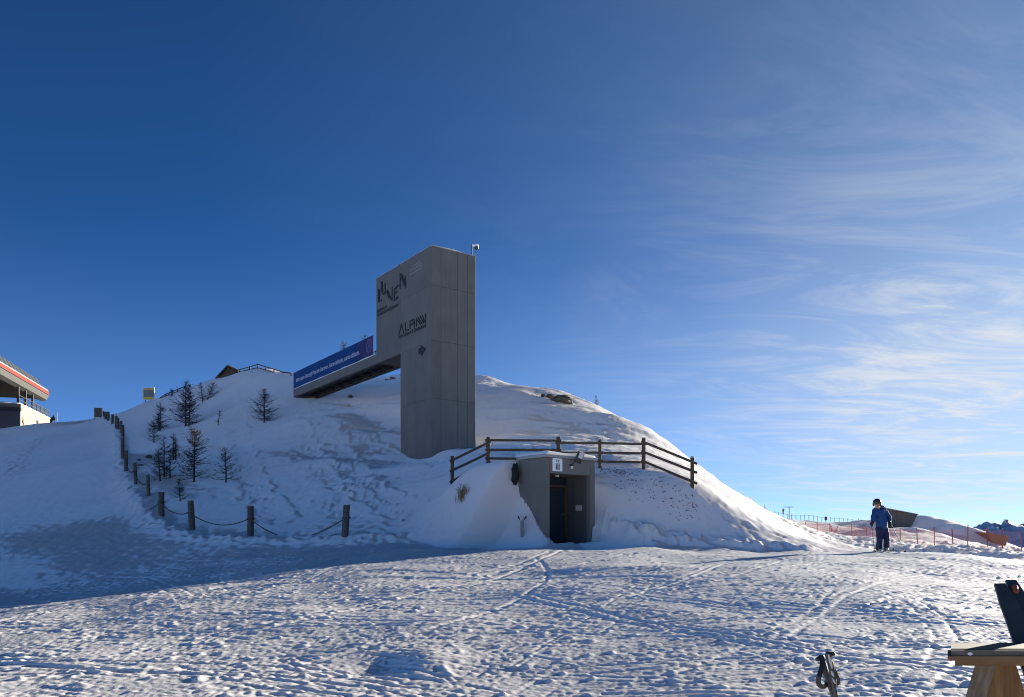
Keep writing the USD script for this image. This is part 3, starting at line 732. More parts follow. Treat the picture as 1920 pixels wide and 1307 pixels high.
zbn0, zbn1 = zb1 + 0.06, zb1 + 1.27
banner = thing('advertising_banner', 'long blue to purple banner with a white slogan along the footbridge railing', 'banner', loc=tbase, rotz=TROT)
ub = (551, 566, 584.5, 603, 622.5, 643, 665, 687, 697.5)
xb = [tower_px(u, 690)[0] for u in ub]; xb[0] = X0 - 0.15
for a, b in zip(xb[:-1], xb[1:]):
    obj('banner_panel', bevel_box((a + 0.008, 0.075, zbn0), (b - 0.008, 0.095, zbn1), 0.004), 'banner_print', banner)
xa, xe = tower_px(553.5, 714)[0], tower_px(672, 662)[0]
full = 'Mercedes-Benz @ Plan de Corones. Same altitude, same attitude.'
t_full = meshkit.text_mesh(full, 0.2, 0.006, False)
kk = (xe - xa) / (t_full.bounds[1][0] - t_full.bounds[0][0])
pos = 0
for w_ in ('Mercedes-Benz', '@', 'Plan de Corones.', 'Same altitude,', 'same attitude.'):
    i1 = full.index(w_, pos) + len(w_); pos = i1
    end = meshkit.text_mesh(full[:i1], 0.2, 0.006, False).bounds[1][0] - t_full.bounds[0][0]
    tw_ = meshkit.text_mesh(w_, 0.2, 0.006, False)
    wd_ = tw_.bounds[1][0] - tw_.bounds[0][0]
    wall_text(w_, (xa + (end - wd_) * kk, zbn0 + 0.42), (xa + end * kk, zbn0 + 0.42), banner, 'slogan_white', 0.006, 0.074, bold=False, name='slogan', hmul=1.05)
ce = np.array([tower_px(690, 653)[0], zbn0 + 0.66])
ang = np.linspace(0, 2 * np.pi, 40)
rg = Polygon(np.stack([ce[0] + 0.40 * np.cos(ang), ce[1] + 0.40 * np.sin(ang)], 1)).difference(Polygon(np.stack([ce[0] + 0.345 * np.cos(ang), ce[1] + 0.345 * np.sin(ang)], 1)))
em = rg
for k in (90, 210, 330):
    a = math.radians(k)
    em = em.union(Polygon([(ce[0] + 0.37 * math.cos(a), ce[1] + 0.37 * math.sin(a)), (ce[0] + 0.06 * math.cos(a + 1.05), ce[1] + 0.06 * math.sin(a + 1.05)), (ce[0] + 0.06 * math.cos(a - 1.05), ce[1] + 0.06 * math.sin(a - 1.05))]))
e = extrude(em, 0.006); e.apply_transform(np.array([[1, 0, 0, 0], [0, 0, -1, 0.074], [0, 1, 0, 0], [0, 0, 0, 1.0]]))
obj('emblem', e, 'pale_blue', banner, label='white round emblem')

# ---------------------------------------------------------------- the toilet entrance
FW, LW, DEP = 2.21, 1.42, 1.2
tz = TOILET_FLOOR - 0.35                       # foot below the snow
troof = TOILET[2]                              # top of the wall
# local x along the front face (left to right), local y into the hill
TR = math.degrees(math.atan2(0.626, 0.78))
tl = np.array([TOILET[0], TOILET[1], tz])
entry = thing('concrete_entrance', 'low grey concrete toilet entrance set into the snow bank below the tower', 'building', loc=tl, rotz=TR)
H = troof - tz
def front_px(u, v, y=0.0):
    d = ray(u, v); n = TE2; o = np.array([TOILET[0], TOILET[1], 0]) + TE2 * y
    k = (o @ n) / (d @ n); p = d * k
    return np.array([(p - o) @ TE1, p[2] + EYE - tz])
ox0, oz = front_px(1031, 887)
ox1, _ = front_px(1107, 891)
obj('left_wall', bevel_box((0, 0.0, 0), (0.16, LW, H), 0.015), 'wall_concrete', entry)
obj('front_wall', [bevel_box((0.162, 0.0, 0), (ox0, 0.2, H), 0.012)], 'wall_concrete', entry)
obj('front_wall', [bevel_box((ox1, 0.0, 0), (FW, 0.2, H), 0.012)], 'wall_concrete', entry)
obj('lintel', bevel_box((ox0 + 0.001, 0.0, oz), (ox1 - 0.001, 0.2, H), 0.012), 'wall_concrete', entry)
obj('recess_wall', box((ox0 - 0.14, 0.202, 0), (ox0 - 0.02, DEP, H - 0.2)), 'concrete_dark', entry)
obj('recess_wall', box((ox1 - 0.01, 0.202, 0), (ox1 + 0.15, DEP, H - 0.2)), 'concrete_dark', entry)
obj('right_wall', bevel_box((FW - 0.16, 0.202, 0), (FW, LW, H), 0.012), 'wall_concrete', entry)
obj('ceiling', box((ox0 - 0.018, 0.202, oz + 0.0), (ox1 - 0.012, DEP, oz + 0.12)), 'wall_concrete', entry)
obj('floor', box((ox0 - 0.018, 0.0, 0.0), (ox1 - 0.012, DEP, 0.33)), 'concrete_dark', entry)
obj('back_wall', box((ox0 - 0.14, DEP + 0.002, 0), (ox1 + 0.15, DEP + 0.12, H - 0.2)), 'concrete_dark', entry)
dr0, dr1, dz0, dz1 = ox1 - 0.96, ox1 - 0.05, 0.33, 2.32
door = obj('door', bevel_box((dr0 + 0.055, DEP - 0.045, dz0), (dr1 - 0.055, DEP - 0.005, dz1 - 0.055)), 'door_dark', entry)
obj('glass_pane', box((dr0 + 0.16, DEP - 0.052, dz0 + 0.12), (dr1 - 0.16, DEP - 0.046, dz1 - 0.17)), 'glass_dark', door)
obj('handle', bar((dr1 - 0.11, DEP - 0.09, dz0 + 1.0), (dr1 - 0.22, DEP - 0.09, dz0 + 1.0), 0.03, 0.03), 'steel', door)
for lo, hi in (((dr0, dz0), (dr0 + 0.05, dz1)), ((dr1 - 0.05, dz0), (dr1, dz1)), ((dr0 + 0.051, dz1 - 0.05), (dr1 - 0.051, dz1))):
    obj('door_frame', box((lo[0], DEP - 0.07, lo[1]), (hi[0], DEP - 0.001, hi[1])), 'door_frame', entry)
obj('transom', box((dr0, DEP - 0.05, dz1 + 0.004), (dr1, DEP - 0.002, oz - 0.01)), 'glass_dark', entry)
def inner_px(u, v):
    """(y, z) on the right inner wall."""
    n = TE1; o = np.array([TOILET[0], TOILET[1], 0]) + TE1 * (ox1 - 0.012)
    d = ray(u, v); k = (o @ n) / (d @ n); p = d * k
    return np.array([(p - o) @ TE2, p[2] + EYE - tz])
a, b = inner_px(1091, 947), inner_px(1080, 958)
obj('notice_plate', box((ox1 - 0.03, min(a[0], b[0]), min(a[1], b[1])), (ox1 - 0.0105, max(a[0], b[0]), max(a[1], b[1]))), 'grey_plastic', entry)
a = inner_px(1066.5, 967)
obj('light_switch', bevel_box((ox1 - 0.04, a[0] - 0.05, a[1] - 0.05), (ox1 - 0.0105, a[0] + 0.05, a[1] + 0.05)), 'black_plastic', entry)
a = front_px(1044.5, 891.5, 0.6)
obj('ceiling_lamp', tube([(a[0] - 0.0, 0.6, oz - 0.001), (a[0], 0.6, oz - 0.05)], 0.07, 10), 'white_paint', entry)
rs = obj('roof_slab', bevel_box((-0.08, -0.07, H + 0.002), (FW + 0.08, LW, H + 0.10), 0.012), 'light_metal', entry)
obj('roof_snow', drift_slab(-0.06, FW + 0.06, -0.05, LW + 0.2, H + 0.102, 0.10, 9, edge=0.14), 'snow_cap', entry, smooth=True)
obj('drain_pipe', tube([(-0.03, 0.55, 0.4), (-0.03, 0.55, 1.05)], 0.018, 6), 'steel_dark', entry)

a, b = front_px(1035.5, 883), front_px(1053.5, 860)
sg = thing('toilet_sign', 'white square toilet sign with arrows and a pictogram on the concrete entrance', 'sign', loc=tl, rotz=TR)
obj('sign_board', bevel_box((a[0], -0.03, a[1]), (b[0], -0.002, b[1]), 0.006), 'white_paint', sg)
cx, wz = (a[0] + b[0]) / 2, b[1] - a[1]
fr, ppl, arr = [], [], []
x0, x1, z0, z1 = cx - 0.085, cx + 0.085, a[1] + 0.04, a[1] + wz * 0.60
fr += [box((x0, -0.035, z0), (x1, -0.031, z0 + .015)), box((x0, -0.035, z1 - .015), (x1, -0.031, z1)), box((x0, -0.035, z0 + .016), (x0 + .015, -0.031, z1 - .016)), box((x1 - .015, -0.035, z0 + .016), (x1, -0.031, z1 - .016))]
for k in (-1, 0, 1):
    xx = cx + 0.046 * k
    ppl += [box((xx - .013, -0.035, z0 + .03), (xx + .013, -0.031, z1 - .065)), tube([(xx, -0.035, z1 - .045), (xx, -0.031, z1 - .045)], 0.016, 8)]
for k, up in ((-0.045, -1), (0.045, 1)):
    zc_ = a[1] + wz * 0.79
    e = extrude(Polygon([(k - .01, zc_ - .04 * up), (k + .01, zc_ - .04 * up), (k + .01, zc_), (k + .032, zc_), (k, zc_ + .045 * up), (k - .032, zc_), (k - .01, zc_)]), 0.004)
    e.apply_transform(np.array([[1, 0, 0, cx], [0, 0, -1, -0.031], [0, 1, 0, 0], [0, 0, 0, 1.0]]))
    arr.append(e)
obj('pictogram_frame', fr, 'black_plastic', sg); obj('pictogram_people', ppl, 'black_plastic', sg); obj('pictogram_arrows', arr, 'black_plastic', sg)

a = front_px(1075, 860)
fl = thing('floodlight', 'black square floodlight tilted on a bracket above the toilet doorway', 'lamp', loc=tl, rotz=TR)
m_ = trimesh.transformations.rotation_matrix(math.radians(17), (1, 0, 0)) @ trimesh.transformations.rotation_matrix(math.radians(14), (0, 1, 0))
m_[:3, 3] = (a[0], -0.30, a[1] + 0.02)
obj('lamp_body', moved(bevel_box((-0.15, -0.03, -0.19), (0.15, 0.04, 0.19), 0.02), m_), 'black_plastic', fl)
obj('lamp_glass', moved(bevel_box((-0.10, -0.04, -0.03), (0.10, -0.031, 0.15), 0.003), m_), 'lens', fl)
obj('cooling_fins', [moved(box((-0.13, 0.041, z_), (0.13, 0.075, z_ + 0.012)), m_) for z_ in np.linspace(-0.15, 0.14, 8)], 'black_plastic', fl)
obj('bracket', [bar((a[0] - 0.1, -0.002, a[1] - 0.22), (a[0] - 0.1, -0.27, a[1] - 0.06), 0.03, 0.03), bar((a[0] + 0.0, -0.012, a[1] - 0.22), (a[0] - 0.2, -0.012, a[1] - 0.22), 0.02, 0.05)], 'steel_dark', fl)
sn = trimesh.creation.uv_sphere(0.045, count=[8, 10]); sn.apply_translation((a[0] - 0.12, -0.06, a[1] - 0.30))
obj('motion_sensor', sn, 'white_paint', fl, smooth=True)

# hydrant post left of the entrance
p = on(979, 1004)
hy = thing('snow_hydrant', 'slim grey post with a black twin coupling beside the toilet entrance', 'hydrant', loc=p)
obj('post', bevel_box((-0.055, -0.055, -0.3), (0.055, 0.055, 0.50), 0.01), 'steel', hy)
obj('coupling', tube([(-0.02, 0, 0.50), (0, -0.02, 0.58), (0, -0.02, 0.62)], 0.075, 10), 'grey_plastic', hy)
for sx in (-1, 1):
    aa = np.linspace(-0.3, 1.9, 9)
    obj('clamp', tube([(sx * (0.07 + 0.055 * math.sin(k)), -0.03, 0.52 + 0.055 * k) for k in aa], 0.024, 7), 'black_plastic', hy)

# ragged dark mat at the left wall
p = on(968, 900); q = at(966, 889, 25.35)
sh = trimesh.creation.icosphere(3, 1.0)
no = meshkit.fbm(sh.vertices * 2.3 + 4, 4, 5)
sh.vertices = sh.vertices * (0.6 + 0.85 * no)[:, None] * np.array([0.12, 0.12, 0.34])
sh.apply_translation(q)
obj('dark_rock', sh, 'void', None, smooth=False, label='black jagged rock in the snow left of the toilet entrance roof', cat='rock')

# ---------------------------------------------------------------- wooden fence above the entrance
FPX = [(848, 912, 855, 0.075), (915.5, 870, 820, 0.085), (1047, 868, 819, 0.085), (1125, 876, 824, 0.07), (1207, 878, 822, 0.075), (1298, 911, 858, 0.07)]
fence = thing('wooden_fence', 'dark weathered wooden post and rail fence behind the toilet entrance', 'fence', loc=hit(1047, 864))
_floc = hit(1047, 864)
FD = [28.7, 29.6, 29.9, 29.6, 29.2, 27.6]
tops = []
for (u, vb, vt, w), d in zip(FPX, FD):
    b = at(u, vb, d); b[2] = min(b[2], gz(b[0], b[1])) - 0.25
    t = at(u, vt, d)
    tops.append((b, t))
    obj('post', moved(bevel_box((-w * 0.85, -w * 0.85, 0), (w * 0.85, w * 0.85, t[2] - b[2]), 0.015), frame(b - _floc, (1, 0.1, 0))), 'fence_wood', fence)
    c = drift_slab(-w, w, -w, w, 0.002, 0.05, int(u), n=8, edge=0.05); c.apply_transform(frame(t - _floc, (1, 0.1, 0)))
    obj('post_snow', c, 'snow_cap', fence, smooth=True)
RAILS = [   # pixel heights of the three rails at the two ends
    (0, 1, [(863, 830), (882, 850), (902, 868)]), (1, 2, [(825.5, 826), (843.5, 844), (859.5, 860.5)]), (2, 3, [(830.5, 831), (848.5, 849), (863, 864)]),
    (3, 4, [(831, 832.5), (849.5, 850), (865.5, 867)]), (4, 5, [(829, 866), (847.5, 883), (865, 903)]),
]
for i, j, rr in RAILS:
    for va, vb in rr:
        a, b = at(FPX[i][0], va, FD[i] - 0.14), at(FPX[j][0], vb, FD[j] - 0.14)
        e = (b - a) / np.linalg.norm(b - a)
        obj('rail', bar(a - e * 0.12 - _floc, b + e * (0.22 if j == 5 else 0.12) - _floc + np.array([0, 0.012 * (i % 2), 0]), 0.04, 0.092, 0.01), 'fence_wood', fence)

# ---------------------------------------------------------------- rope posts along the ramp
RP = [(650, 1005, 947), (470, 1005, 949), (357.5, 993, 939), (302.7, 967, 923.5), (277, 930, 891), (252.5, 906, 867.5), (236.5, 883, 845), (230, 859, 820), (230, 822, 797), (227, 812, 790), (221, 805, 784), (218, 803, 780), (211, 795, 777), (203, 789, 772), (198, 786, 772), (193.5, 780, 769)]
RTXT = ['rightmost and nearest, a rope end to its left', 'second rope post from the right, with sagging rope to its left', 'third rope post from the right, grey and leaning slightly', 'fourth rope post from the right, short rope end left',
        'fifth rope post from the right, below larches', 'sixth rope post from the right, below the groomed ramp edge', 'seventh rope post from the right, level with the black rocks', 'eighth rope post from the right, half way up the ramp edge', 'ninth rope post from the right, with a cap of snow',
        'tenth rope post from the right, on the upper ramp edge', 'eleventh rope post from the right, on the upper ramp edge', 'twelfth rope post from the right, on the upper ramp edge', 'thirteenth rope post from the right, near the ramp top', 'fourteenth rope post from the right, near the ramp top', 'fifteenth rope post from the right, near the dark board', 'last small rope post beside the dark sign board at ramp top']
posts = []
for k, ((u, vb, vt), txt) in enumerate(zip(RP, RTXT)):
    b = on(u, vb)
    d = b[1]
    h = (vb - vt) / FOC * d
    r = min(0.115, 0.125 if k < 4 else 5.2 / FOC * d * 0.6)
    lean = (0.06 if k in (0,) else -0.05 if k in (2, 4, 5) else 0.01)
    th = thing('rope_post', 'round weathered wooden post, ' + txt, 'post', 'rope posts along the ramp', loc=b)
    zs = np.array([-0.3, 0.0, h * 0.35, h * 0.7, h])
    ptsx = [(-lean * (h - z_), 0.01 * math.sin(3 * z_ + k), z_) for z_ in zs]
    obj('shaft', tube(ptsx, r * np.array([1.04, 1.0, 1.02, 0.97, 0.95]), 12), 'post_wood', th, smooth=40)
    if k in (0, 2, 3, 7, 8):
        c = trimesh.creation.uv_sphere(r * 0.9, count=[8, 10]); c.apply_scale([1, 1, 0.35]); c.apply_translation((0, 0, h))
        obj('snow_cap', c, 'snow_cap', th, smooth=True)
    obj('rope_knot', tube([((r + 0.012) * math.cos(a), (r + 0.012) * math.sin(a), h * 0.58) for a in np.linspace(0, 2 * np.pi, 12)], 0.022, 6), 'rope', th)
    posts.append((b, h, r))
def rope(a, b, sag, label, n=16, lift=0.0):
    a, b = np.array(a, float), np.array(b, float)
    t = np.linspace(0, 1, n)[:, None]
    p = a + (b - a) * t - np.array([0, 0, 1]) * sag * (4 * t * (1 - t))
    gzv = ground_z(p[:, 0], p[:, 1])
    p[:, 2] = np.maximum(p[:, 2], gzv + 0.0)
    o = obj('rope', tube(p, 0.020, 6), 'rope', None, smooth=True, label=label, cat='rope')
def tie(k): 
    b, h, r = posts[k]
    return b + np.array([0, -r - 0.02, h * 0.58])
rope(tie(2), tie(1), 0.33, 'dark sagging rope between the second and third posts from the right')
rope(tie(3), tie(2), 0.22, 'dark sagging rope between the third and fourth posts from the right')
e = on(519, 1003); rope(tie(1), e, 0.05, 'rope end running down right from the second post into the snow')
e = on(586, 1003); rope(tie(0), e, 0.05, 'rope end running down left from the rightmost post into the snow')
e = on(282, 955); rope(tie(3), e + np.array([0, 0, .0]), 0.03, 'short rope end running down left from the fourth post')
rope(tie(4), tie(5), 0.25, 'slack rope between the fifth and sixth posts')
rope(tie(5), tie(6), 0.3, 'slack rope between the sixth and seventh posts')

# ---------------------------------------------------------------- larches
def prisms(P, R):
    """Many thin three-sided twigs at once: P (n, k, 3) centre lines, R (n, k) radii."""
    n, k = R.shape
    t = P[:, -1] - P[:, 0]
    t /= np.linalg.norm(t, axis=1, keepdims=True) + 1e-12
    a = np.cross(t, np.where(np.abs(t[:, 2:]) < 0.9, [0, 0, 1.0], [1.0, 0, 0])); a /= np.linalg.norm(a, axis=1, keepdims=True) + 1e-12
    b = np.cross(t, a)
    ang = np.arange(3) * 2 * np.pi / 3
    off = np.cos(ang)[None, :, None] * a[:, None] + np.sin(ang)[None, :, None] * b[:, None]
    v = (P[:, :, None] + R[:, :, None, None] * off[:, None]).reshape(-1, 3)
    i, j = np.meshgrid(np.arange(k - 1), np.arange(3), indexing='ij')
    q = np.stack([i * 3 + j, i * 3 + (j + 1) % 3, (i + 1) * 3 + (j + 1) % 3, (i + 1) * 3 + j], -1).reshape(-1, 4)
    f = np.vstack([q[:, [0, 2, 1]], q[:, [0, 3, 2]]])
    f = (f[None] + (np.arange(n) * 3 * k)[:, None, None]).reshape(-1, 3)
    return trimesh.Trimesh(v, f, process=False)
def larch(u, vb, vt, seed, label, dens=1.0, spread=0.30, d0=5.0, lean=0.0, stems=1, group='bare larches on the slope left of the tower', base=None):
    r = np.random.default_rng(seed)
    b = on(u, vb, d0) if base is None else np.array(base)
    h = (vb - vt) / FOC * b[1]
    th = thing('larch_tree', label, 'tree', group, loc=b)
    trunks, long_, long_r, short, short_r = [], [], [], [], []
    k = h / 4.0
    for st in range(stems):
        hs = h * (1.0 if st == 0 else r.uniform(0.6, 0.85))
        ox = 0 if st == 0 else r.choice([-1, 1]) * r.uniform(0.08, 0.16) * h
        oy = 0 if st == 0 else r.uniform(-0.1, 0.1) * h
        zt_ = np.linspace(-0.25, hs, 9)
        wob = r.normal(0, 0.012 * hs, (9, 2)).cumsum(0) * 0.4
        axis = np.stack([ox + wob[:, 0] + lean * zt_, oy + wob[:, 1], zt_], 1)
        rad = (0.016 * hs + 0.012) * (1 - np.linspace(0, 1, 9)) ** 0.8 + 0.006
        trunks.append(tube(axis, rad, 7))
        n = int(95 * dens * max(0.5, hs / h))
        for i in range(n):
            f = r.uniform(0.05, 0.97) ** 0.9
            z0 = f * hs
            p0 = np.array([np.interp(z0, zt_, axis[:, 0]), np.interp(z0, zt_, axis[:, 1]), z0])
            L = spread * hs * (1 - f) ** 0.75 * r.uniform(0.35, 1.45) + 0.05 * h
            a = r.uniform(0, 2 * np.pi)
            el = r.normal(0.12, 0.22) + 0.5 * f
            dv = np.array([math.cos(a) * math.cos(el), math.sin(a) * math.cos(el), math.sin(el)])
            t = np.linspace(0, 1, 5)[:, None]
            br = p0 + dv * L * t + np.array([0, 0, 1]) * (0.16 * L * t ** 2 - 0.10 * L * np.sin(np.pi * t)) + r.normal(0, 0.015 * L, (5, 3)) * t
            w = 0.0036 * h + 0.0034
            long_.append(br); long_r.append(w * (1.25 - t[:, 0]))
            for q in range(int(3 + 7 * L / (0.3 * h))):
                tt = r.uniform(0.2, 0.98)
                s0 = br[min(4, int(tt * 4 + 0.5))]
                a2 = a + r.choice([-1, 1]) * r.uniform(0.4, 1.2)
                l2 = L * r.uniform(0.12, 0.36)
                d2 = np.array([math.cos(a2), math.sin(a2), r.uniform(-0.35, 0.55)])
                short.append((s0, s0 + d2 * l2 * 0.5 + r.normal(0, 0.02 * L, 3), s0 + d2 * l2 + np.array([0, 0, 0.12 * l2]))); short_r.append(np.array([0.8, 0.65, 0.4]) * w * 0.75)
    twigs = [prisms(np.array(long_), np.array(long_r)), prisms(np.array(short), np.array(short_r))]
    obj('trunk', trunks, 'bark', th, smooth=40)
    obj('branches', twigs, 'twig', th)
LT = [
    (300, 809, 755, 'dense bare larch, upper left of the larch group', 1.2, .34, 0, 2), (288.5, 831, 793, 'small bare larch leaning over the ramp edge at the far left of the group', 1.0, .42, 0, 1),
    (347.5, 800, 713, 'tallest bare larch reaching above the skyline, upper middle of the group', 1.5, .30, 0, 2), (379.5, 754, 717, 'thin bare larch at the skyline, left of a leaning one', .8, .30, -.05, 1),
    (389, 750, 718, 'bare larch leaning right at the skyline', .9, .55, .35, 1), (408.5, 798, 769, 'tiny bare larch sapling alone left of the ski track', .35, .34, .10, 1),
    (495, 793, 729, 'lone bare larch high on the slope below the bridge end', 1.3, .40, 0, 1), (308, 895, 817, 'slim double stemmed bare larch behind the rope posts', .9, .27, .0, 2),
    (299, 902, 841, 'thin bare larch left of the double stemmed one, above the rope posts', .8, .36, -.08, 1), (325, 863, 812, 'bare larch with several thin stems in the middle of the group', .8, .26, 0, 3),
    (363.5, 904, 803, 'large dense bare larch with conical crown, lower right of the group', 1.9, .33, 0, 1), (424, 905, 838, 'small bare larch with a bare tip, right of the large dense larch', .8, .40, -.03, 1),
    (338, 940, 898, 'smallest bare larch low beside the rope post', .9, .32, -.05, 1),
]
for k, (u, vb, vt, txt, dn, sp, ln, stn) in enumerate(LT):
    larch(u, vb, vt, 100 + k, txt, dn, sp, lean=ln, stems=stn)
larch(321, 744, 727, 120, 'bare larch top showing over the skyline near the yellow board', .6, .5)
q = at(1117, 758, 64); q[2] = gz(q[0], q[1]) ; larch(1117, 760, 740, 121, 'tiny bare larch on the right skyline of the mound', .7, .3, group=None, base=q)
q = at(646, 668, 78); q[2] = at(646, 675, 78)[2]
gq = gz(q[0], q[1])
larch(646, 995 - (gq - EYE) / 78 * FOC, 640, 122, 'bare larch top rising behind the middle of the blue banner', .9, .25, group=None, base=(q[0], q[1], gq))
q = at(685, 640, 82); gq = gz(q[0], q[1])
larch(685, 995 - (gq - EYE) / 82 * FOC, 628, 123, 'bare larch twig tip behind the purple end of the banner', .8, .25, group=None, base=(q[0], q[1], gq))

# ---------------------------------------------------------------- boulders, slabs, dry plants
def boulder(u, v, w, h, d, seed, label, m='rock', cat='rock', group=None):
    c = at(u, v, min(d, hit(u, v)[1] - 0.25))
    s_ = trimesh.creation.icosphere(4, 1.0)
    no = meshkit.fbm(s_.vertices * 1.8 + seed * 3.1, 5, seed)
    fac = 0.62 + 0.75 * no
    k = d / FOC / 2
    s_.vertices = s_.vertices * fac[:, None] * np.array([w * k, max(w, h) * k * 0.9, h * k])
    s_.apply_translation(c)
    obj('boulder', s_, m, None, smooth=25, label=label, cat=cat, group=group)
boulder(1053, 751, 38, 19, 61.8, 1, 'large brownish green boulder under the snow lip on the right skyline')
boulder(1031.5, 743, 15, 8, 64, 2, 'flat dark boulder left of the large brownish boulder')
boulder(1018, 741.5, 7, 5, 64.2, 3, 'smallest dark boulder, leftmost on the right skyline')
boulder(1071, 744, 9, 9, 61.5, 4, 'dark boulder right of the large brownish boulder on the skyline edge')
boulder(1076, 750, 8, 6, 61.2, 5, 'small dark boulder lowest at the skyline edge')
boulder(1193, 807, 14, 5, 52.3, 6, 'thin dark rock rib on the sunlit right flank')
for (u, v, w, h, txt) in ((279, 857, 12, 8, 'black rock beneath the larch group'), (261, 862, 6, 4, 'small black stone left of the black rock'), (264, 873, 12, 5, 'flat dark stone below the small black stone'), (259, 879, 10, 5, 'dark stone lowest near the ramp edge posts')):
    p = hit(u, v); boulder(u, v, w, h, p[1] - 0.05, int(u), txt)
boulder(657, 743, 9, 6, hit(657, 743)[1], 8, 'small dark stone in the snow under the footbridge')
for k, (u, v, txt) in enumerate(((729, 716, 'lowest, leftmost'), (737, 711, 'middle'), (748, 706.5, 'upper right'))):
    p = hit(u, v)
    obj('dark_slab', bar(p + np.array([-0.30, 0, 0.10]), p + np.array([0.30, 0.05, 0.02]), 0.10, 0.26, 0.02), 'steel_dark', None, label='dark slab sticking out of the snow behind the bridge, ' + txt + ' of three', cat='slab')

def tuft(c, n, h, w, seed, m, name, label, cat, kind=None, group=None):
    r = np.random.default_rng(seed)
    bl = []
    for _ in range(n):
        o = c + np.array([r.normal(0, w), r.normal(0, w), 0]); o[2] = gz(o[0], o[1]) - 0.02
        a = r.uniform(0, 2 * np.pi); l = h * r.uniform(0.5, 1.1); b_ = r.uniform(0.1, 0.7)
        bl.append(tube([o, o + np.array([math.cos(a) * b_ * l * 0.4, math.sin(a) * b_ * l * 0.4, l * 0.6]), o + np.array([math.cos(a) * b_ * l, math.sin(a) * b_ * l, l * 0.85])], [0.008, 0.006, 0.003], 3, cap=False))
    obj(name, bl, m, None, label=label, cat=cat, kind=kind, group=group)
tuft(on(865, 934), 70, 0.42, 0.10, 1, 'dry_grass', 'grass_tuft', 'tuft of dry yellow grass on the snow left of the toilet entrance', 'grass')
r = np.random.default_rng(5)
sp = []
for _ in range(230):
    if r.random() < 0.45:
        u, v = r.normal(1160, 22), r.normal(884, 4)
    else:
        u, v = r.uniform(1150, 1310), 0
        v = 885 + (u - 1140) * 0.42 + r.normal(0, 17)
    if v < 876 or v > 985 or u < 1126: continue
    o = on(u, v)
    h_ = r.uniform(0.02, 0.075)
    for q in range(r.integers(2, 5)):
        a = r.uniform(0, 2 * np.pi); l = h_ * r.uniform(0.6, 1.2)
        e = o + np.array([math.cos(a) * l * 0.8, math.sin(a) * l * 0.8 - 0.3 * l, l * r.uniform(0.2, 0.9)])
        sp.append(tube([o + np.array([r.normal(0, .03), 0, -0.02]), (o + e) / 2 + np.array([0, 0, 0.01]), e], [0.006, 0.005, 0.003], 3, cap=False))
obj('heather', sp, 'heather', None, label='dry reddish heather sprigs poking through the snow right of the entrance', cat='heather', kind='stuff')
tuft(on(912, 822) if False else hit(914, 838), 25, 0.5, 0.15, 9, 'twig', 'bush', 'thin bare bush behind the left corner post of the fence', 'bush')
tuft(hit(665, 762), 16, 0.25, 0.35, 10, 'dry_grass', 'grass_blades', 'sparse dark grass blades on the snow below the footbridge', 'grass', kind='stuff')

# ---------------------------------------------------------------- fences and hut on the hill top
def small_fence(pts_px, label, rails=(0.38, 0.95), posts=True, pw=0.05, d=None):
    P = []
    for (u, v, h, dd) in pts_px:
        b = at(u, v, dd); b[2] = min(b[2], gz(b[0], b[1]))
        t = at(u, v - h, dd)
        P.append((b, t))
    th = thing('hilltop_fence', label, 'fence', loc=P[0][0])
    o = P[0][0]
    for b, t in P:
        obj('post', bevel_box(np.array([b[0] - pw, b[1] - pw, b[2] - 0.2]) - o, np.array([t[0] + pw, t[1] + pw, t[2]]) - o, 0.01), 'fence_wood', th)
    for (b0, t0), (b1, t1) in zip(P[:-1], P[1:]):
        for f in rails:
            a0, a1 = t0 + (b0 - t0) * (1 - f), t1 + (b1 - t1) * (1 - f)
            e = (a1 - a0) / np.linalg.norm(a1 - a0)
            y_ = np.array([0, -pw - 0.025, 0])
            obj('rail', bar(a0 + y_ - o, a1 + y_ - o, 0.05, 0.085, 0.01), 'fence_wood', th)
    return th
small_fence([(300, 749, 2, 80), (311, 745, 6, 79.5), (323, 741, 6.5, 79), (333, 737, 7, 78.5), (346, 733, 8, 78), (358.5, 730, 9, 77.5)], 'dark wooden fence running up the skyline above the larches')
small_fence([(405, 713, 3, 72), (425, 707, 6, 71), (446, 702, 8, 70), (468, 696, 8, 69), (484, 694, 11, 67), (499, 698.5, 11, 66), (514, 703, 11, 64.5), (530, 708.5, 11, 63), (546, 714, 15, 61)], 'dark wooden fence over the hill top, ending at the blue banner')
hc = at(435, 706, 74.5); hc[2] = gz(hc[0], hc[1])
hut = thing('hilltop_hut', 'dark wooden hut roof with a little snow showing behind the hill top fence', 'hut', loc=hc)
k = 74.5 / FOC
xl, xp, xr = (410 - 435) * k, (434.5 - 435) * k, (462 - 435) * k
zl, zp, zr = [(995 - v) * k + EYE - hc[2] for v in (715, 689, 702)]
def roof(xa, za, xb, zb, t, dy=(-1.2, 1.6)):
    e = extrude(Polygon([(xa, za), (xb, zb), (xb, zb - t), (xa, za - t)]), dy[1] - dy[0])
    e.apply_transform(np.array([[1, 0, 0, 0], [0, 0, -1, dy[1]], [0, 1, 0, 0], [0, 0, 0, 1.0]]))
    return e
obj('roof', roof(xl, zl, xp, zp, 0.16), 'fence_wood', hut); obj('roof', roof(xp, zp, xr, zr, 0.14), 'fence_wood', hut)
obj('wall', roof(xl + 0.15, zl - 0.2, xp, zp - 0.17, 3.0, (-1.0, 1.4)), 'fence_wood', hut); obj('wall', roof(xp + 0.002, zp - 0.17, xr - 0.1, zr - 0.16, 3.0, (-1.0, 1.4)), 'fence_wood', hut)
obj('roof_snow', roof(xp + 0.05, zp + 0.07, xr, zr + 0.09, 0.07), 'snow_cap', hut)

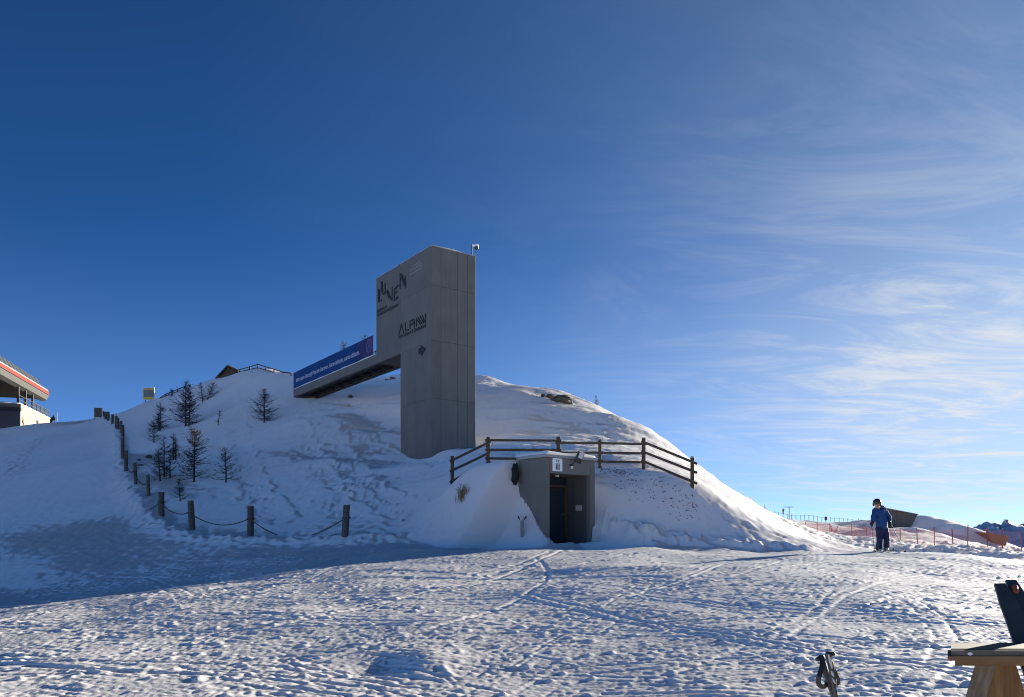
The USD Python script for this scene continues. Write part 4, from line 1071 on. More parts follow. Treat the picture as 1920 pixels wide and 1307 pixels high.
# ---------------------------------------------------------------- sign boards at the ramp top
def board(u0, u1, v0, v1, d, label, face, stripe=None, legs=(0.15, 0.85), vb=None):
    a, b = at(u0, v1, d), at(u1, v0, d)
    base = np.array([(a[0] + b[0]) / 2, d, gz((a[0] + b[0]) / 2, d)])
    th = thing('sign_board', label, 'sign', loc=base)
    w = b[0] - a[0]
    lo, hi = a - base, b - base
    obj('panel', bevel_box((lo[0], -0.03, lo[2]), (hi[0], 0.03, hi[2]), 0.01), face, th)
    if stripe:
        obj('panel_face', bevel_box((lo[0] + 0.06, -0.045, lo[2] + 0.22 * (hi[2] - lo[2])), (hi[0] - 0.04, -0.031, lo[2] + 0.82 * (hi[2] - lo[2])), 0.004), stripe, th)
    fr = 0.05
    for x0, x1, z0, z1 in ((lo[0] - fr, lo[0] - 0.002, lo[2] - fr, hi[2] + fr), (hi[0] + 0.002, hi[0] + fr, lo[2] - fr, hi[2] + fr), (lo[0], hi[0], hi[2] + 0.002, hi[2] + fr), (lo[0], hi[0], lo[2] - fr, lo[2] - 0.002)):
        obj('frame', box((x0, -0.05, z0), (x1, 0.04, z1)), 'white_paint', th)
    for f in legs:
        x = lo[0] + f * w
        obj('leg', box((x - 0.05, 0.042, min(0, gz(base[0] + x, d) - base[2]) - 0.4), (x + 0.05, 0.10, hi[2])), 'light_metal', th)
board(269, 289, 728, 749, 82.5, 'yellow edged square sign board standing on the skyline above the larches', 'sign_yellow', 'sign_grey')
board(177, 191.5, 765, 782.5, 82, 'dark square board in a white frame at the ramp top', 'sign_dark', None, (0.0, 0.95))

# ---------------------------------------------------------------- lift station at the top left
so = np.array([-59.3, 92.0, 0.0])
so = np.array([(38 - 960) / FOC * 92.0, 92.0, gz(-59, 92) - 0.6])
SR = math.degrees(math.atan2(0.29, 0.957))
st = thing('lift_station', 'lift station with curved dark glass roof, red stripe and sunlit rendered base wall', 'building', loc=so, rotz=SR)
def zz(v, d): return (HOR - v) / FOC * d + EYE - so[2]
wtop = zz(757, 92)
WL = 13.2
obj('base_wall', bevel_box((-8, 0.3, 0), (0, WL, wtop), 0.03), 'plaster', st)
obj('front_wall', bevel_box((-22, 0.0, 0), (0.0, 0.29, wtop - 0.9), 0.03), 'shutter_grey', st)
obj('terrace_edge', bevel_box((-22, -0.12, wtop - 0.898), (0.10, 0.29, wtop - 0.45), 0.03), 'concrete_dark', st)
for k in range(4):
    obj('garage_shutter', bevel_box((-2.2 - 1.35 * k - 1.25, -0.06, 0.2), (-2.2 - 1.35 * k, -0.001, 2.3), 0.02), 'steel_dark', st)
obj('ledge', box((-8, WL + 0.002, 0), (-0.5, WL + 4, wtop - 1.2)), 'plaster', st)
for k, (y0, y1) in enumerate(((3.2, 4.6), (4.7, 6.0), (6.1, 7.2))):
    w = obj('window', box((-0.002, y0, wtop - 1.75), (0.03, y1, wtop - 1.0)), 'light_metal', st)
    obj('pane', box((0.031, y0 + 0.08, wtop - 1.67), (0.045, y1 - 0.08, wtop - 1.08)), 'plaster' if k < 2 else 'glass_dark', w)
obj('vent_grille', [box((0.001, 0.9, 0.9 + k * 0.13), (0.03, 1.7, 0.97 + k * 0.13)) for k in range(7)], 'concrete_dark', st)
ws = obj('warning_sign', box((0.001, 4.2, 0.8), (0.03, 5.4, 1.9)), 'sign_yellow', st, label='square warning sign with a dark triangle')
e = extrude(Polygon([(4.5, 1.0), (5.1, 1.0), (4.8, 1.6)]), 0.01); e.apply_transform(np.array([[0, 0, 1, 0.031], [1, 0, 0, 0], [0, 1, 0, 0], [0, 0, 0, 1.0]]))
obj('triangle', e, 'sign_dark', ws)
obj('terrace_snow', drift_slab(-7.5, 0.0, 0.3, WL, wtop + 0.002, 0.25, 21, edge=0.5), 'snow_cap', st, smooth=True)
for k in range(8):
    y = 0.6 + k * 1.75
    obj('railing_post', box((-0.35, y, wtop), (-0.28, y + 0.07, wtop + 1.15)), 'steel_dark', st)
for z_ in (0.55, 1.1):
    obj('railing', box((-0.345, 0.5, wtop + z_), (-0.285, WL + 0.2, wtop + z_ + 0.06)), 'steel_dark', st)
for k in range(4):
    obj('glass_screen', box((-0.335, 5.8 + k * 1.8, wtop + 0.1), (-0.30, 7.4 + k * 1.8, wtop + 1.05)), 'glass_dark', st)
# roof: a profile across (x, z), swept along y
RXE = -1.95
ze = 19.45 + EYE - so[2]
Y0, Y1 = -24.0, 19.4
def sweep(poly, y0=Y0, y1=Y1):
    e = extrude(Polygon(poly), y1 - y0)
    e.apply_transform(np.array([[1, 0, 0, 0], [0, 0, -1, y1], [0, 1, 0, 0], [0, 0, 0, 1.0]]))
    return e
obj('fascia', sweep([(RXE - 0.9, ze - 0.85), (RXE - 0.25, ze - 0.62), (RXE, ze - 0.06), (RXE, ze), (RXE - 3, ze)]), 'station_grey', st)
obj('shadow_gap', sweep([(RXE - 0.05, ze + 0.002), (RXE - 3, ze + 0.002), (RXE - 3, ze + 0.08), (RXE - 0.05, ze + 0.08)]), 'steel_dark', st)
obj('red_stripe', sweep([(RXE + 0.06, ze + 0.082), (RXE + 0.0, ze + 0.62), (RXE - 3, ze + 0.62), (RXE - 3, ze + 0.082)]), 'station_red', st)
obj('gutter', sweep([(RXE - 0.02, ze + 0.622), (RXE - 0.12, ze + 0.85), (RXE - 3, ze + 0.85), (RXE - 3, ze + 0.622)]), 'station_white', st)
ng = 26
yy = np.linspace(Y0, Y1 - 1.2, ng + 1)
obj('roof_core', sweep([(RXE - 0.55, ze + 0.852), (RXE - 1.25, ze + 2.10), (RXE - 8, ze + 2.4), (RXE - 8, ze + 0.852)], Y0, Y1 - 1.2), 'steel_dark', st)
for y0, y1 in zip(yy[:-1], yy[1:]):
    obj('roof_glass', sweep([(RXE - 0.42, ze + 0.853), (RXE - 0.50, ze + 0.853), (RXE - 1.20, ze + 2.14), (RXE - 1.13, ze + 2.16)], y0 + 0.09, y1 - 0.09), 'roof_glass', st)
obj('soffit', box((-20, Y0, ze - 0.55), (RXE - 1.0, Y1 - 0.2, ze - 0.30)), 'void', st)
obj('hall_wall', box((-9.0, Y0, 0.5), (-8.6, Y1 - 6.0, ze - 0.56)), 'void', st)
obj('hall_floor', box((-21.8, 0.3, wtop - 0.44), (-8.2, WL, wtop - 0.1)), 'concrete_dark', st)
for y in (-8.0, 0.8, 8.2, 11.2, 14.2):
    obj('column', box((-2.75, y, wtop - 0.3 if y > 0.3 else 0), (-2.5, y + 0.28, ze - 0.56)), 'station_grey' if y > 8 else 'steel_dark', st)
m_ = trimesh.transformations.rotation_matrix(math.radians(18), (1, 0, 0)); m_[:3, 3] = (-5.5, 5.2, ze - 2.0)
obj('hanging_panel', moved(bevel_box((-0.15, -2.6, -0.65), (0.15, 4.2, 0.65), 0.04), m_), 'station_grey', st)

# ---------------------------------------------------------------- things on the far right
mq = at(1690, 990, 86)
wall = thing('buried_concrete_building', 'low angular concrete building half buried in snow behind the skier', 'building', loc=(mq[0], 86, gz(mq[0], 86)))
wo = np.array([mq[0], 86, gz(mq[0], 86)])
def slab_px(poly, d, dep, tilt=0.0):
    p = [at(u, v, d) - wo for u, v in poly]
    e = extrude(Polygon([(q[0], q[2]) for q in p]), dep)
    e.apply_transform(np.array([[1, 0, 0, 0], [0, 0, -1, d - wo[1] + dep], [0, 1, 0, 0], [0, 0, 0, 1.0]]))
    return e
obj('wall', slab_px([(1659, 954.3), (1680, 957.0), (1680, 996), (1662, 996)], 85.9, 0.8), 'concrete_dark', wall)
obj('wall', slab_px([(1680.3, 957.0), (1700, 961.2), (1700, 996), (1680.3, 996)], 85.9, 0.8), 'concrete_dark', wall)
obj('wall', slab_px([(1700.3, 961.2), (1720, 965.5), (1708, 989), (1700.3, 996)], 85.9, 0.8), 'concrete_dark', wall)
obj('roof_edge', slab_px([(1658, 952.4), (1664, 952.6), (1723, 964), (1722, 965.4), (1663, 954.3), (1658, 954.1)], 85.6, 1.2), 'concrete', wall)
obj('end_wall', slab_px([(1850, 998), (1893, 1006.5), (1886, 1022), (1879, 1031), (1868, 1030)], 80, 3.0), 'rust', wall, label='rust brown end wall')
def lump(u, v, w, h, d, seed, label):
    boulder(u, v, w, h, d, seed, label, 'snow_cap', 'snow')

# marker poles, windsock, snow lance
def pole(name, u, vt, d, rad, label, cat, m='steel_dark', vb=None):
    t = at(u, vt, d); b = np.array([t[0], t[1], gz(t[0], t[1])])
    th = thing(name, label, cat, loc=b)
    obj('mast', tube([(0, 0, -0.3), (0, 0, t[2] - b[2])], rad, 7), m, th)
    return th, t - b, b
th, t, b = pole('snow_lance', 1407, 941, 60, 0.15, 'grey snow making lance rising behind the sunlit ridge', 'snow lance', 'light_metal')
obj('head', tube([t + (0, 0, -0.02), t + (0, 0, 0.10), t + (0.0, 0, 0.34)], [0.12, 0.09, 0.13], 8), 'grey_plastic', th)
obj('collar', tube([t + (0, 0, -0.30), t + (0, 0, -0.18)], 0.20, 8), 'grey_plastic', th)
th, t, b = pole('windsock_mast', 1480, 950, 98, 0.055, 'thin mast with a cross bar on the far crest', 'mast')
obj('cross_bar', tube([t + np.array([-0.75, 0, -0.05]), t + np.array([0.5, 0, -0.05])], 0.035, 6), 'steel_dark', th)
w = at(1469, 954, 97.8)
obj('windsock', tube([w, w + np.array([-0.05, 0, -0.4]), w + np.array([-0.02, 0, -0.75])], [0.14, 0.11, 0.05], 8), 'rust', None, label='drooping windsock hanging left of the thin mast', cat='windsock')
th, t, b = pole('marker_pole', 1444, 968, 98, 0.05, 'short post with a dark round top at the left end of the far crest', 'post')
obj('knob', bevel_box(t + (-0.13, -0.1, -0.35), t + (0.13, 0.1, 0.05), 0.05), 'black_plastic', th)
th, t, b = pole('marker_pole', 1548.5, 968, 99, 0.05, 'short post with a dark box on the far crest', 'post')
obj('box', bevel_box(t + (-0.14, -0.1, -0.5), t + (0.14, 0.1, -0.08), 0.03), 'black_plastic', th)
th, t, b = pole('marker_pole', 1485, 963, 98.5, 0.035, 'thin plain pole right of the windsock mast', 'post')
th, t, b = pole('marker_pole', 1610, 971.5, 98, 0.035, 'thin plain pole on the far crest left of the skier', 'post')
cf = thing('crest_fence', 'low fence of thin posts and a cord along the far crest', 'fence', loc=(0, 0, 0))
prev = None
for k, u in enumerate(np.linspace(1452, 1622, 22)):
    d = 100.5
    x = (u - 960) / FOC * d; z = gz(x, d)
    obj('post', tube([(x, d, z - 0.2), (x, d, z + 0.75)], 0.03, 5), 'steel_dark', cf)
    q = np.array([x, d - 0.03, z + 0.68])
    if prev is not None:
        obj('cord', tube([prev, (prev + q) / 2 - np.array([0, 0, 0.05]), q], 0.014, 4), 'rope', cf)
    prev = q

# the red safety net
NP = [(1434, 975, 78, 0), (1461, 975, 75.0, 0), (1487, 976.5, 72, 0), (1510, 978, 69, 0), (1533, 980, 66, 0), (1556, 981, 63.5, 0), (1571, 987, 61, -0.9), (1597, 983, 58.5, 0), (1624, 987, 56, 0.1), (1657, 989, 53.5, 0), (1688, 990.5, 51, 0), (1719, 991, 49, 0.1), (1752, 989.5, 47.3, 0), (1785, 992, 46, 0.1), (1815, 985.5, 44.8, -0.05), (1851, 989.5, 43.7, 0), (1879, 991.5, 42.8, 0.05), (1915, 993.5, 42, 0)]
NTX = ['leftmost, behind the sunlit ridge foot', 'second from the left', 'third from the left', 'fourth from the left', 'fifth from the left', 'sixth from the left', 'strongly leaning one', 'first right of the leaning one', 'just left of the skier', 'hidden behind the skier', 'first right of the skier', 'second right of the skier', 'third right of the skier', 'fourth right of the skier', 'tallest, right of the skier', 'left of the rust brown wall', 'in front of the rust brown wall', 'rightmost at the picture edge']
nets = []
for (u, vt, d, lean), tx in zip(NP, NTX):
    t = at(u, vt, d); b = np.array([t[0] - lean * -0.6, t[1], 0]); b[2] = gz(b[0], b[1])
    if t[2] - b[2] < 0.5: t[2] = b[2] + 1.3
    th = thing('net_pole', 'thin dark red safety net pole, ' + tx, 'pole', 'poles of the red safety net', loc=b)
    obj('shaft', tube([(0, 0, -0.3), t - b], 0.024, 6), 'pole_red', th)
    c = trimesh.creation.uv_sphere(0.035, count=[6, 8]); c.apply_translation(t - b)
    obj('cap', c, 'black_plastic', th)
    nets.append((b, t))
nt_ = thing('safety_net', 'red mesh safety net sagging between thin poles along the snow bank', 'net', loc=nets[0][0])
o = nets[0][0]
for (b0, t0), (b1, t1) in zip(nets[:-1], nets[1:]):
    L = np.linalg.norm(b1 - b0); hgt = 1.15
    n = max(6, int(L / 0.085)); m = 9
    sv = np.arange(n + 1) / n
    foot = ground_z(b0[0] + (b1[0] - b0[0]) * sv, b0[1] + (b1[1] - b0[1]) * sv)
    def P_(s_, h_):
        b = b0 + (b1 - b0) * s_; t = t0 + (t1 - t0) * s_
        b = b.copy(); b[2] = foot[int(round(s_ * n))] - 0.02
        top = b + (t - b) * 0.92
        return b + (top - b) * h_ * (1 - 0.10 * math.sin(math.pi * s_)) + np.array([0, 0.06 * math.sin(9 * s_ + 5 * h_), 0])
    grid = np.array([[P_(i / n, j / m) for j in range(m + 1)] for i in range(n + 1)]) - o
    seg = []
    r_ = 0.0065
    def strip(a, b):
        w_ = np.array([r_, 0, 0])
        up_ = np.array([0, 0, r_])
        return [(a - w_, a + w_, b + w_), (a - w_, b + w_, b - w_), (a - up_, a + up_, b + up_), (a - up_, b + up_, b - up_)]
    tri = []
    for i in range(n):
        for j in range(m):
            if (i + j) % 2 == 0: tri += strip(grid[i, j], grid[i + 1, j + 1])
            else: tri += strip(grid[i, j + 1], grid[i + 1, j])
        tri += strip(grid[i, m], grid[i + 1, m])
    tri = np.array(tri).reshape(-1, 3)
    obj('net_span', (tri, np.arange(len(tri)).reshape(-1, 3)), 'net_red', nt_)

# distant mountains
def ridge(az0, az1, dist, base, heights, seed, n=240):
    az = np.radians(np.linspace(az0, az1, n))
    rows = 30
    x = np.linspace(0, 1, rows)
    A, R = np.meshgrid(az, x, indexing='ij')
    hh = np.interp(np.degrees(A), *heights)
    px = np.stack([A * 40, R * 6, R * 0 + seed], -1)
    no = meshkit.fbm(px, 6, seed)
    rad = dist * (1 + 0.35 * R)
    prof = np.sin(np.pi * np.clip(R * 0.95, 0, 1)) ** 0.8
    z = base + (hh - base) * prof * (0.75 + 0.5 * no)
    v = np.stack([rad * np.sin(A), rad * np.cos(A), z], -1).reshape(-1, 3)
    i, j = np.meshgrid(np.arange(n - 1), np.arange(rows - 1), indexing='ij')
    q = np.stack([i * rows + j, i * rows + j + 1, (i + 1) * rows + j + 1, (i + 1) * rows + j], -1).reshape(-1, 4)
    return (v, q[:, ::-1])
mat('mountain', {'g': ('geometry', {}), 'sx': ('separate_xyz', {}), 'n': ('noise_texture', dict(scale=0.003, detail=8.0, roughness=0.65)), 'r': ('rgb_ramp', dict(ramp=[(0.38, (0.50, 0.51, 0.53)), (0.50, (0.30, 0.31, 0.34)), (0.62, (0.50, 0.51, 0.53))])), 'p': ('principled_bsdf', dict(roughness=0.9))},
    [('g.position', 'n.vector'), ('n.fac', 'r.fac'), ('r.color', 'p.base_color')])
obj('distant_mountain', ridge(-80, 80, 14000, -1500, ([-80, -40, -20, 0, 20, 29, 31.0, 32.5, 33.6, 34.6, 36, 40, 80], [120, 60, 0, 40, 0, -60, 40, 170, 110, 0, 40, 120, 250]), 3, 700), 'mountain', None, smooth=30, kind='structure', label='distant snowy mountain range')

# ---------------------------------------------------------------- people
def capsule_body(joints, bones, refine=0.02, iters=10):
    """One continuous skin over a skeleton: hulls of spheres joined, refined and smoothed."""
    out = None
    sph = {}
    for k, (p, r) in joints.items():
        sph[k] = m3.Manifold.sphere(r, 18).translate(tuple(map(float, p)))
    parts = [m3.Manifold.batch_hull([sph[a] for a in b]) for b in bones]
    body = m3.Manifold.batch_boolean(parts, m3.OpType.Add).refine_to_length(refine)
    mm = body.to_mesh()
    t = trimesh.Trimesh(mm.vert_properties[:, :3], mm.tri_verts)
    trimesh.smoothing.filter_taubin(t, lamb=0.5, nu=0.52, iterations=iters)
    return t

sk = on(1650, 1033.5)
sk = at(1652, 1033.5, 26.0); sk[2] = gz(sk[0], sk[1])
def J(u, v, y=0.0):
    return np.array([(u - 740) / 449.0, y, (1085 - v) / 449.0 + 0.02])
skier = thing('person', 'skier in a blue jacket and dark trousers with black helmet and ski poles, standing', 'person', loc=sk)
joint = {'head': (J(662, 350, -0.08), 0.098), 'jaw': (J(655, 393, -0.125), 0.060), 'neck': (J(690, 425, -0.02), 0.062), 'chest': (J(715, 500, 0), 0.13), 'belly': (J(740, 620, 0), 0.13), 'pelvis': (J(755, 715, 0.02), 0.13),
    'shl': (J(648, 462, -0.03), 0.075), 'shr': (J(792, 450, 0.06), 0.078), 'ell': (J(600, 572, -0.10), 0.055), 'elr': (J(868, 565, 0.05), 0.058), 'wrl': (J(566, 645, -0.20), 0.040), 'wrr': (J(848, 640, -0.12), 0.042),
    'hpl': (J(710, 750, -0.02), 0.10), 'hpr': (J(800, 750, 0.04), 0.10), 'knl': (J(697, 905, -0.10), 0.068), 'knr': (J(812, 905, -0.06), 0.070), 'anl': (J(700, 1040, -0.02), 0.055), 'anr': (J(830, 1040, 0.05), 0.055)}
hands = {}
for sd, w, dirv in (('l', 'wrl', np.array([-0.55, -0.35, -0.45])), ('r', 'wrr', np.array([-0.35, -0.55, -0.35]))):
    dirv = dirv / np.linalg.norm(dirv)
    c = joint[w][0]
    joint['palm' + sd] = (c + dirv * 0.075, 0.036)
    side = np.cross(dirv, (0, 0, 1)); side /= np.linalg.norm(side)
    up_ = np.cross(side, dirv)
    for f in range(4):
        o_ = c + dirv * 0.10 + up_ * (0.033 - 0.022 * f)
        joint[f'f{sd}{f}a'] = (o_, 0.012); joint[f'f{sd}{f}b'] = (o_ + dirv * (0.028 + 0.004 * (f in (1, 2))) - side * 0.022, 0.011); joint[f'f{sd}{f}c'] = (o_ + dirv * 0.010 - side * 0.048, 0.010)
    joint[f't{sd}a'] = (c + dirv * 0.06 + up_ * 0.035 - side * 0.012, 0.013); joint[f't{sd}b'] = (c + dirv * 0.10 + up_ * 0.05 - side * 0.040, 0.011)
    hands[sd] = c + dirv * 0.105 - side * 0.022
bones = [('head', 'jaw'), ('head', 'neck'), ('jaw', 'neck'), ('neck', 'chest'), ('chest', 'shl'), ('chest', 'shr'), ('chest', 'belly'), ('belly', 'pelvis'), ('shl', 'ell'), ('ell', 'wrl'), ('shr', 'elr'), ('elr', 'wrr'), ('pelvis', 'hpl', 'hpr'), ('hpl', 'knl'), ('knl', 'anl'), ('hpr', 'knr'), ('knr', 'anr'), ('neck', 'shl'), ('neck', 'shr')]
for sd in 'lr':
    bones += [('wr' + sd, 'palm' + sd), (f't{sd}a', f't{sd}b'), ('palm' + sd, f't{sd}a')]
    for f in range(4):
        bones += [('palm' + sd, f'f{sd}{f}a'), (f'f{sd}{f}a', f'f{sd}{f}b'), (f'f{sd}{f}b', f'f{sd}{f}c')]
obj('body', capsule_body(joint, bones, 0.012, 6), 'skin', skier, smooth=True)
fc = joint['jaw'][0]; hdn = joint['head'][0]
fdir = np.array([-0.45, -0.89, -0.12]); fdir /= np.linalg.norm(fdir); fside = np.cross(fdir, (0, 0, 1)); fside /= np.linalg.norm(fside)
ns = trimesh.creation.icosphere(2, 0.016); ns.apply_scale([1, 1, 1.7]); ns.apply_translation(hdn + fdir * 0.105 + np.array([0, 0, -0.045]))
obj('nose', ns, 'skin', skier, smooth=True)
mo = trimesh.creation.icosphere(2, 1.0); mo.apply_scale([0.024, 0.010, 0.006]); mo.apply_transform(frame(fc + fdir * 0.058 + np.array([0, 0, -0.008]), fside))
obj('mouth', mo, 'rust', skier, smooth=True)
def grow(keys, dr): return {k: (joint[k][0], joint[k][1] + dr) for k in keys}
jk = grow(('neck', 'chest', 'belly', 'shl', 'shr', 'ell', 'elr', 'wrl', 'wrr'), 0.035)
jk['neck'] = (joint['neck'][0] + np.array([0.02, 0.03, -0.03]), 0.085); jk['belly'] = (joint['belly'][0], 0.185); jk['chest'] = (joint['chest'][0], 0.185); jk['hem'] = (J(750, 690, 0.01), 0.185); jk['heml'] = (J(705, 700, -0.02), 0.10); jk['hemr'] = (J(802, 700, 0.03), 0.10); jk['wrl'] = (joint['wrl'][0] + (0.04, 0.03, 0.05), 0.055); jk['wrr'] = (joint['wrr'][0] + (0.02, 0.03, 0.05), 0.058); jk['elr'] = (joint['elr'][0], 0.088); jk['ell'] = (joint['ell'][0], 0.085); jk['shl'] = (joint['shl'][0], 0.10); jk['shr'] = (joint['shr'][0], 0.105)
def wrinkle(t, amp, sc, seed):
    n_ = t.vertex_normals
    t.vertices = t.vertices + n_ * (amp * (meshkit.fbm(t.vertices * np.array([sc, sc, sc * 1.7]) + seed, 4, seed) - 0.5))[:, None]
    return t
jm = wrinkle(capsule_body(jk, [('neck', 'chest'), ('chest', 'shl'), ('chest', 'shr'), ('neck', 'shl'), ('neck', 'shr'), ('chest', 'belly'), ('belly', 'hem'), ('hem', 'heml', 'hemr'), ('belly', 'heml', 'hemr'), ('shl', 'ell'), ('ell', 'wrl'), ('shr', 'elr'), ('elr', 'wrr')], 0.014, 8), 0.05, 9.0, 3)
obj('jacket', jm, 'jacket', skier, smooth=True)
hood = capsule_body({'a': (J(740, 412, 0.10), 0.085), 'b': (J(790, 400, 0.12), 0.05), 'c': (J(700, 428, 0.05), 0.08), 'd': (J(670, 440, -0.06), 0.045)}, [('a', 'b', 'c'), ('c', 'd')], 0.015, 8)
obj('hood', hood, 'jacket_dark', skier, smooth=True)
tj = grow(('pelvis', 'hpl', 'hpr', 'knl', 'knr'), 0.03); tj['cufl'] = (J(700, 1040, -0.02), 0.098); tj['cufr'] = (J(836, 1040, 0.05), 0.098); tj['knl'] = (joint['knl'][0], 0.098); tj['knr'] = (joint['knr'][0], 0.10)
obj('trousers', wrinkle(capsule_body(tj, [('pelvis', 'hpl', 'hpr'), ('hpl', 'knl'), ('knl', 'cufl'), ('hpr', 'knr'), ('knr', 'cufr')], 0.014, 8), 0.04, 8.0, 7), 'trousers', skier, smooth=True)
he = trimesh.creation.icosphere(4, 1.0)
he = trimesh.intersections.slice_mesh_plane(he, (0, 0, 1), (0, 0, -0.35)); he.apply_scale([0.135, 0.15, 0.135])
he.apply_transform(frame(hdn + np.array([0.01, 0.02, 0.03]), (0.9, -0.44, 0)))
obj('helmet', he, 'helmet', skier, smooth=True)
for sgn in (-1, 1):
    er = trimesh.creation.icosphere(2, 1.0); er.apply_scale([0.035, 0.055, 0.07]); er.apply_transform(frame(hdn + fside * sgn * 0.105 + np.array([0, 0.01, -0.03]), fside))
    obj('ear_pad', er, 'helmet', skier, smooth=True)
gg = trimesh.creation.icosphere(3, 1.0); gg.apply_scale([0.088, 0.05, 0.042]); gg.apply_transform(frame(hdn + fdir * 0.078 + np.array([0, 0, 0.005]), fside))
obj('goggles', gg, 'goggle', skier, smooth=True)
for sd in 'lr':
    gl = {k: (p, r + 0.014) for k, (p, r) in joint.items() if k in ('wr' + sd, 'palm' + sd) or k[:2] in ('f' + sd, 't' + sd)}
    gb = [('wr' + sd, 'palm' + sd), (f't{sd}a', f't{sd}b'), ('palm' + sd, f't{sd}a')]
    for f in range(4):
        gb += [('palm' + sd, f'f{sd}{f}a'), (f'f{sd}{f}a', f'f{sd}{f}b'), (f'f{sd}{f}b', f'f{sd}{f}c')]
    obj('glove', capsule_body(gl, gb, 0.010, 5), 'jacket_dark', skier, smooth=True)
SKD = np.array([-0.22, -0.975, 0.0])
def ski_mesh(L=1.68, w=(0.105, 0.070, 0.100), t=0.018, tip=0.20, end=0.02):
    """A ski along +x from the tail: waisted, with an upturned tip, lying at z = 0."""
    n = 40
    s_ = np.concatenate([np.linspace(0, 0.93, 28), np.linspace(0.94, 1, 12)])
    wd = np.interp(s_, [0, 0.06, 0.45, 0.86, 0.94, 1.0], [0.055, w[2], w[1], w[0], w[0] * 0.97, end])
    z = np.where(s_ > 0.86, (s_ - 0.86) ** 2 / 0.14 ** 2 * tip * 0.55, 0) + np.where(s_ < 0.06, (0.06 - s_) ** 2 * 4, 0)
    v, f = [], []
    for k in range(n):
        x = s_[k] * L
        for yy_, zz_ in ((-wd[k] / 2, 0), (wd[k] / 2, 0), (wd[k] / 2 * 0.9, t), (-wd[k] / 2 * 0.9, t)):
            v.append((x, yy_, z[k] + zz_))
    for k in range(n - 1):
        for q in range(4):
            a, b = k * 4 + q, k * 4 + (q + 1) % 4
            f.append((a, b, b + 4)); f.append((a, b + 4, a + 4))
    f += [(0, 2, 1), (0, 3, 2), (4 * n - 4, 4 * n - 3, 4 * n - 2), (4 * n - 4, 4 * n - 2, 4 * n - 1)]
    m_ = trimesh.Trimesh(np.array(v, float), np.array(f), process=False)
    m_.fix_normals()
    return m_
for kk, (an, tx) in enumerate((('anl', "skier's ski nearer the picture centre, pointing at the viewer"), ('anr', "skier's outer ski, on the right under the blue jacket skier"))):
    c = joint[an][0] + sk
    o_ = c - SKD * 0.72; e_ = c + SKD * 0.9
    z0, z1 = gz(o_[0], o_[1]) + 0.02, gz(e_[0], e_[1]) + 0.02
    dv = SKD + np.array([0, 0, (z1 - z0) / 1.62])
    o_ = np.array([o_[0], o_[1], z0])
    th = thing('ski', tx, 'ski', loc=o_)
    M_ = frame((0, 0, 0), dv)
    obj('ski_body', moved(ski_mesh(), M_), 'ski_base', th, smooth=30)
    obj('binding', [moved(bevel_box((0.50, -0.04, 0.02), (0.62, 0.04, 0.09), 0.015), M_), moved(bevel_box((0.88, -0.04, 0.02), (0.98, 0.04, 0.08), 0.015), M_)], 'ski_white', th)
    foot = joint[an][0].copy()
    zs = (gz(foot[0] + sk[0], foot[1] + sk[1]) + 0.045) - sk[2]
    bt = capsule_body({'h': (np.array([foot[0], foot[1], zs + 0.05]) - SKD * 0.06, 0.05), 't': (np.array([foot[0], foot[1], zs + 0.045]) + SKD * 0.17, 0.042), 'a': (np.array([foot[0], foot[1], zs + 0.16]), 0.06), 's': (foot + np.array([0, 0, 0.06]), 0.07)}, [('h', 't'), ('h', 'a', 't'), ('a', 's')], 0.015, 5)
    obj('boot', bt, 'black_plastic', skier, smooth=True)
def ski_pole(grip_top, tip, label, m='ski_base', parent_label=None, beak=None, strap=True):
    g_, t_ = np.array(grip_top, float), np.array(tip, float)
    ax = (t_ - g_) / np.linalg.norm(t_ - g_)
    th = thing('ski_pole', label, 'ski pole', loc=t_)
    g_, t_ = g_ - t_, t_ - t_
    obj('shaft', tube([g_ + ax * 0.12, t_], [0.009, 0.006], 8), m, th)
    obj('grip', tube([g_, g_ + ax * 0.02, g_ + ax * 0.06, g_ + ax * 0.12, g_ + ax * 0.15], [0.014, 0.020, 0.016, 0.018, 0.011], 8), 'black_plastic', th, smooth=True)
    bk = t_ - ax * 0.07
    bs = trimesh.creation.cylinder(0.045, 0.012, sections=14); bs.apply_transform(frame(bk, np.cross(ax, (0.3, 1, 0)), ax))
    obj('basket', bs, 'black_plastic', th)
    return th, ax, g_
hl, hr = hands['l'] + sk, hands['r'] + sk
t_ = at(1640.5, 1024, 25.2); t_[2] = gz(t_[0], t_[1]); ski_pole(hl + np.array([-0.01, 0, 0.07]), t_, "skier's pole held in the outstretched hand on the left", 'steel_dark')
t_ = at(1698, 1036, 26.6); t_[2] = gz(t_[0], t_[1]); ski_pole(hr + np.array([-0.02, 0, 0.08]), t_, "skier's pole slanting down to the right", 'steel_dark')

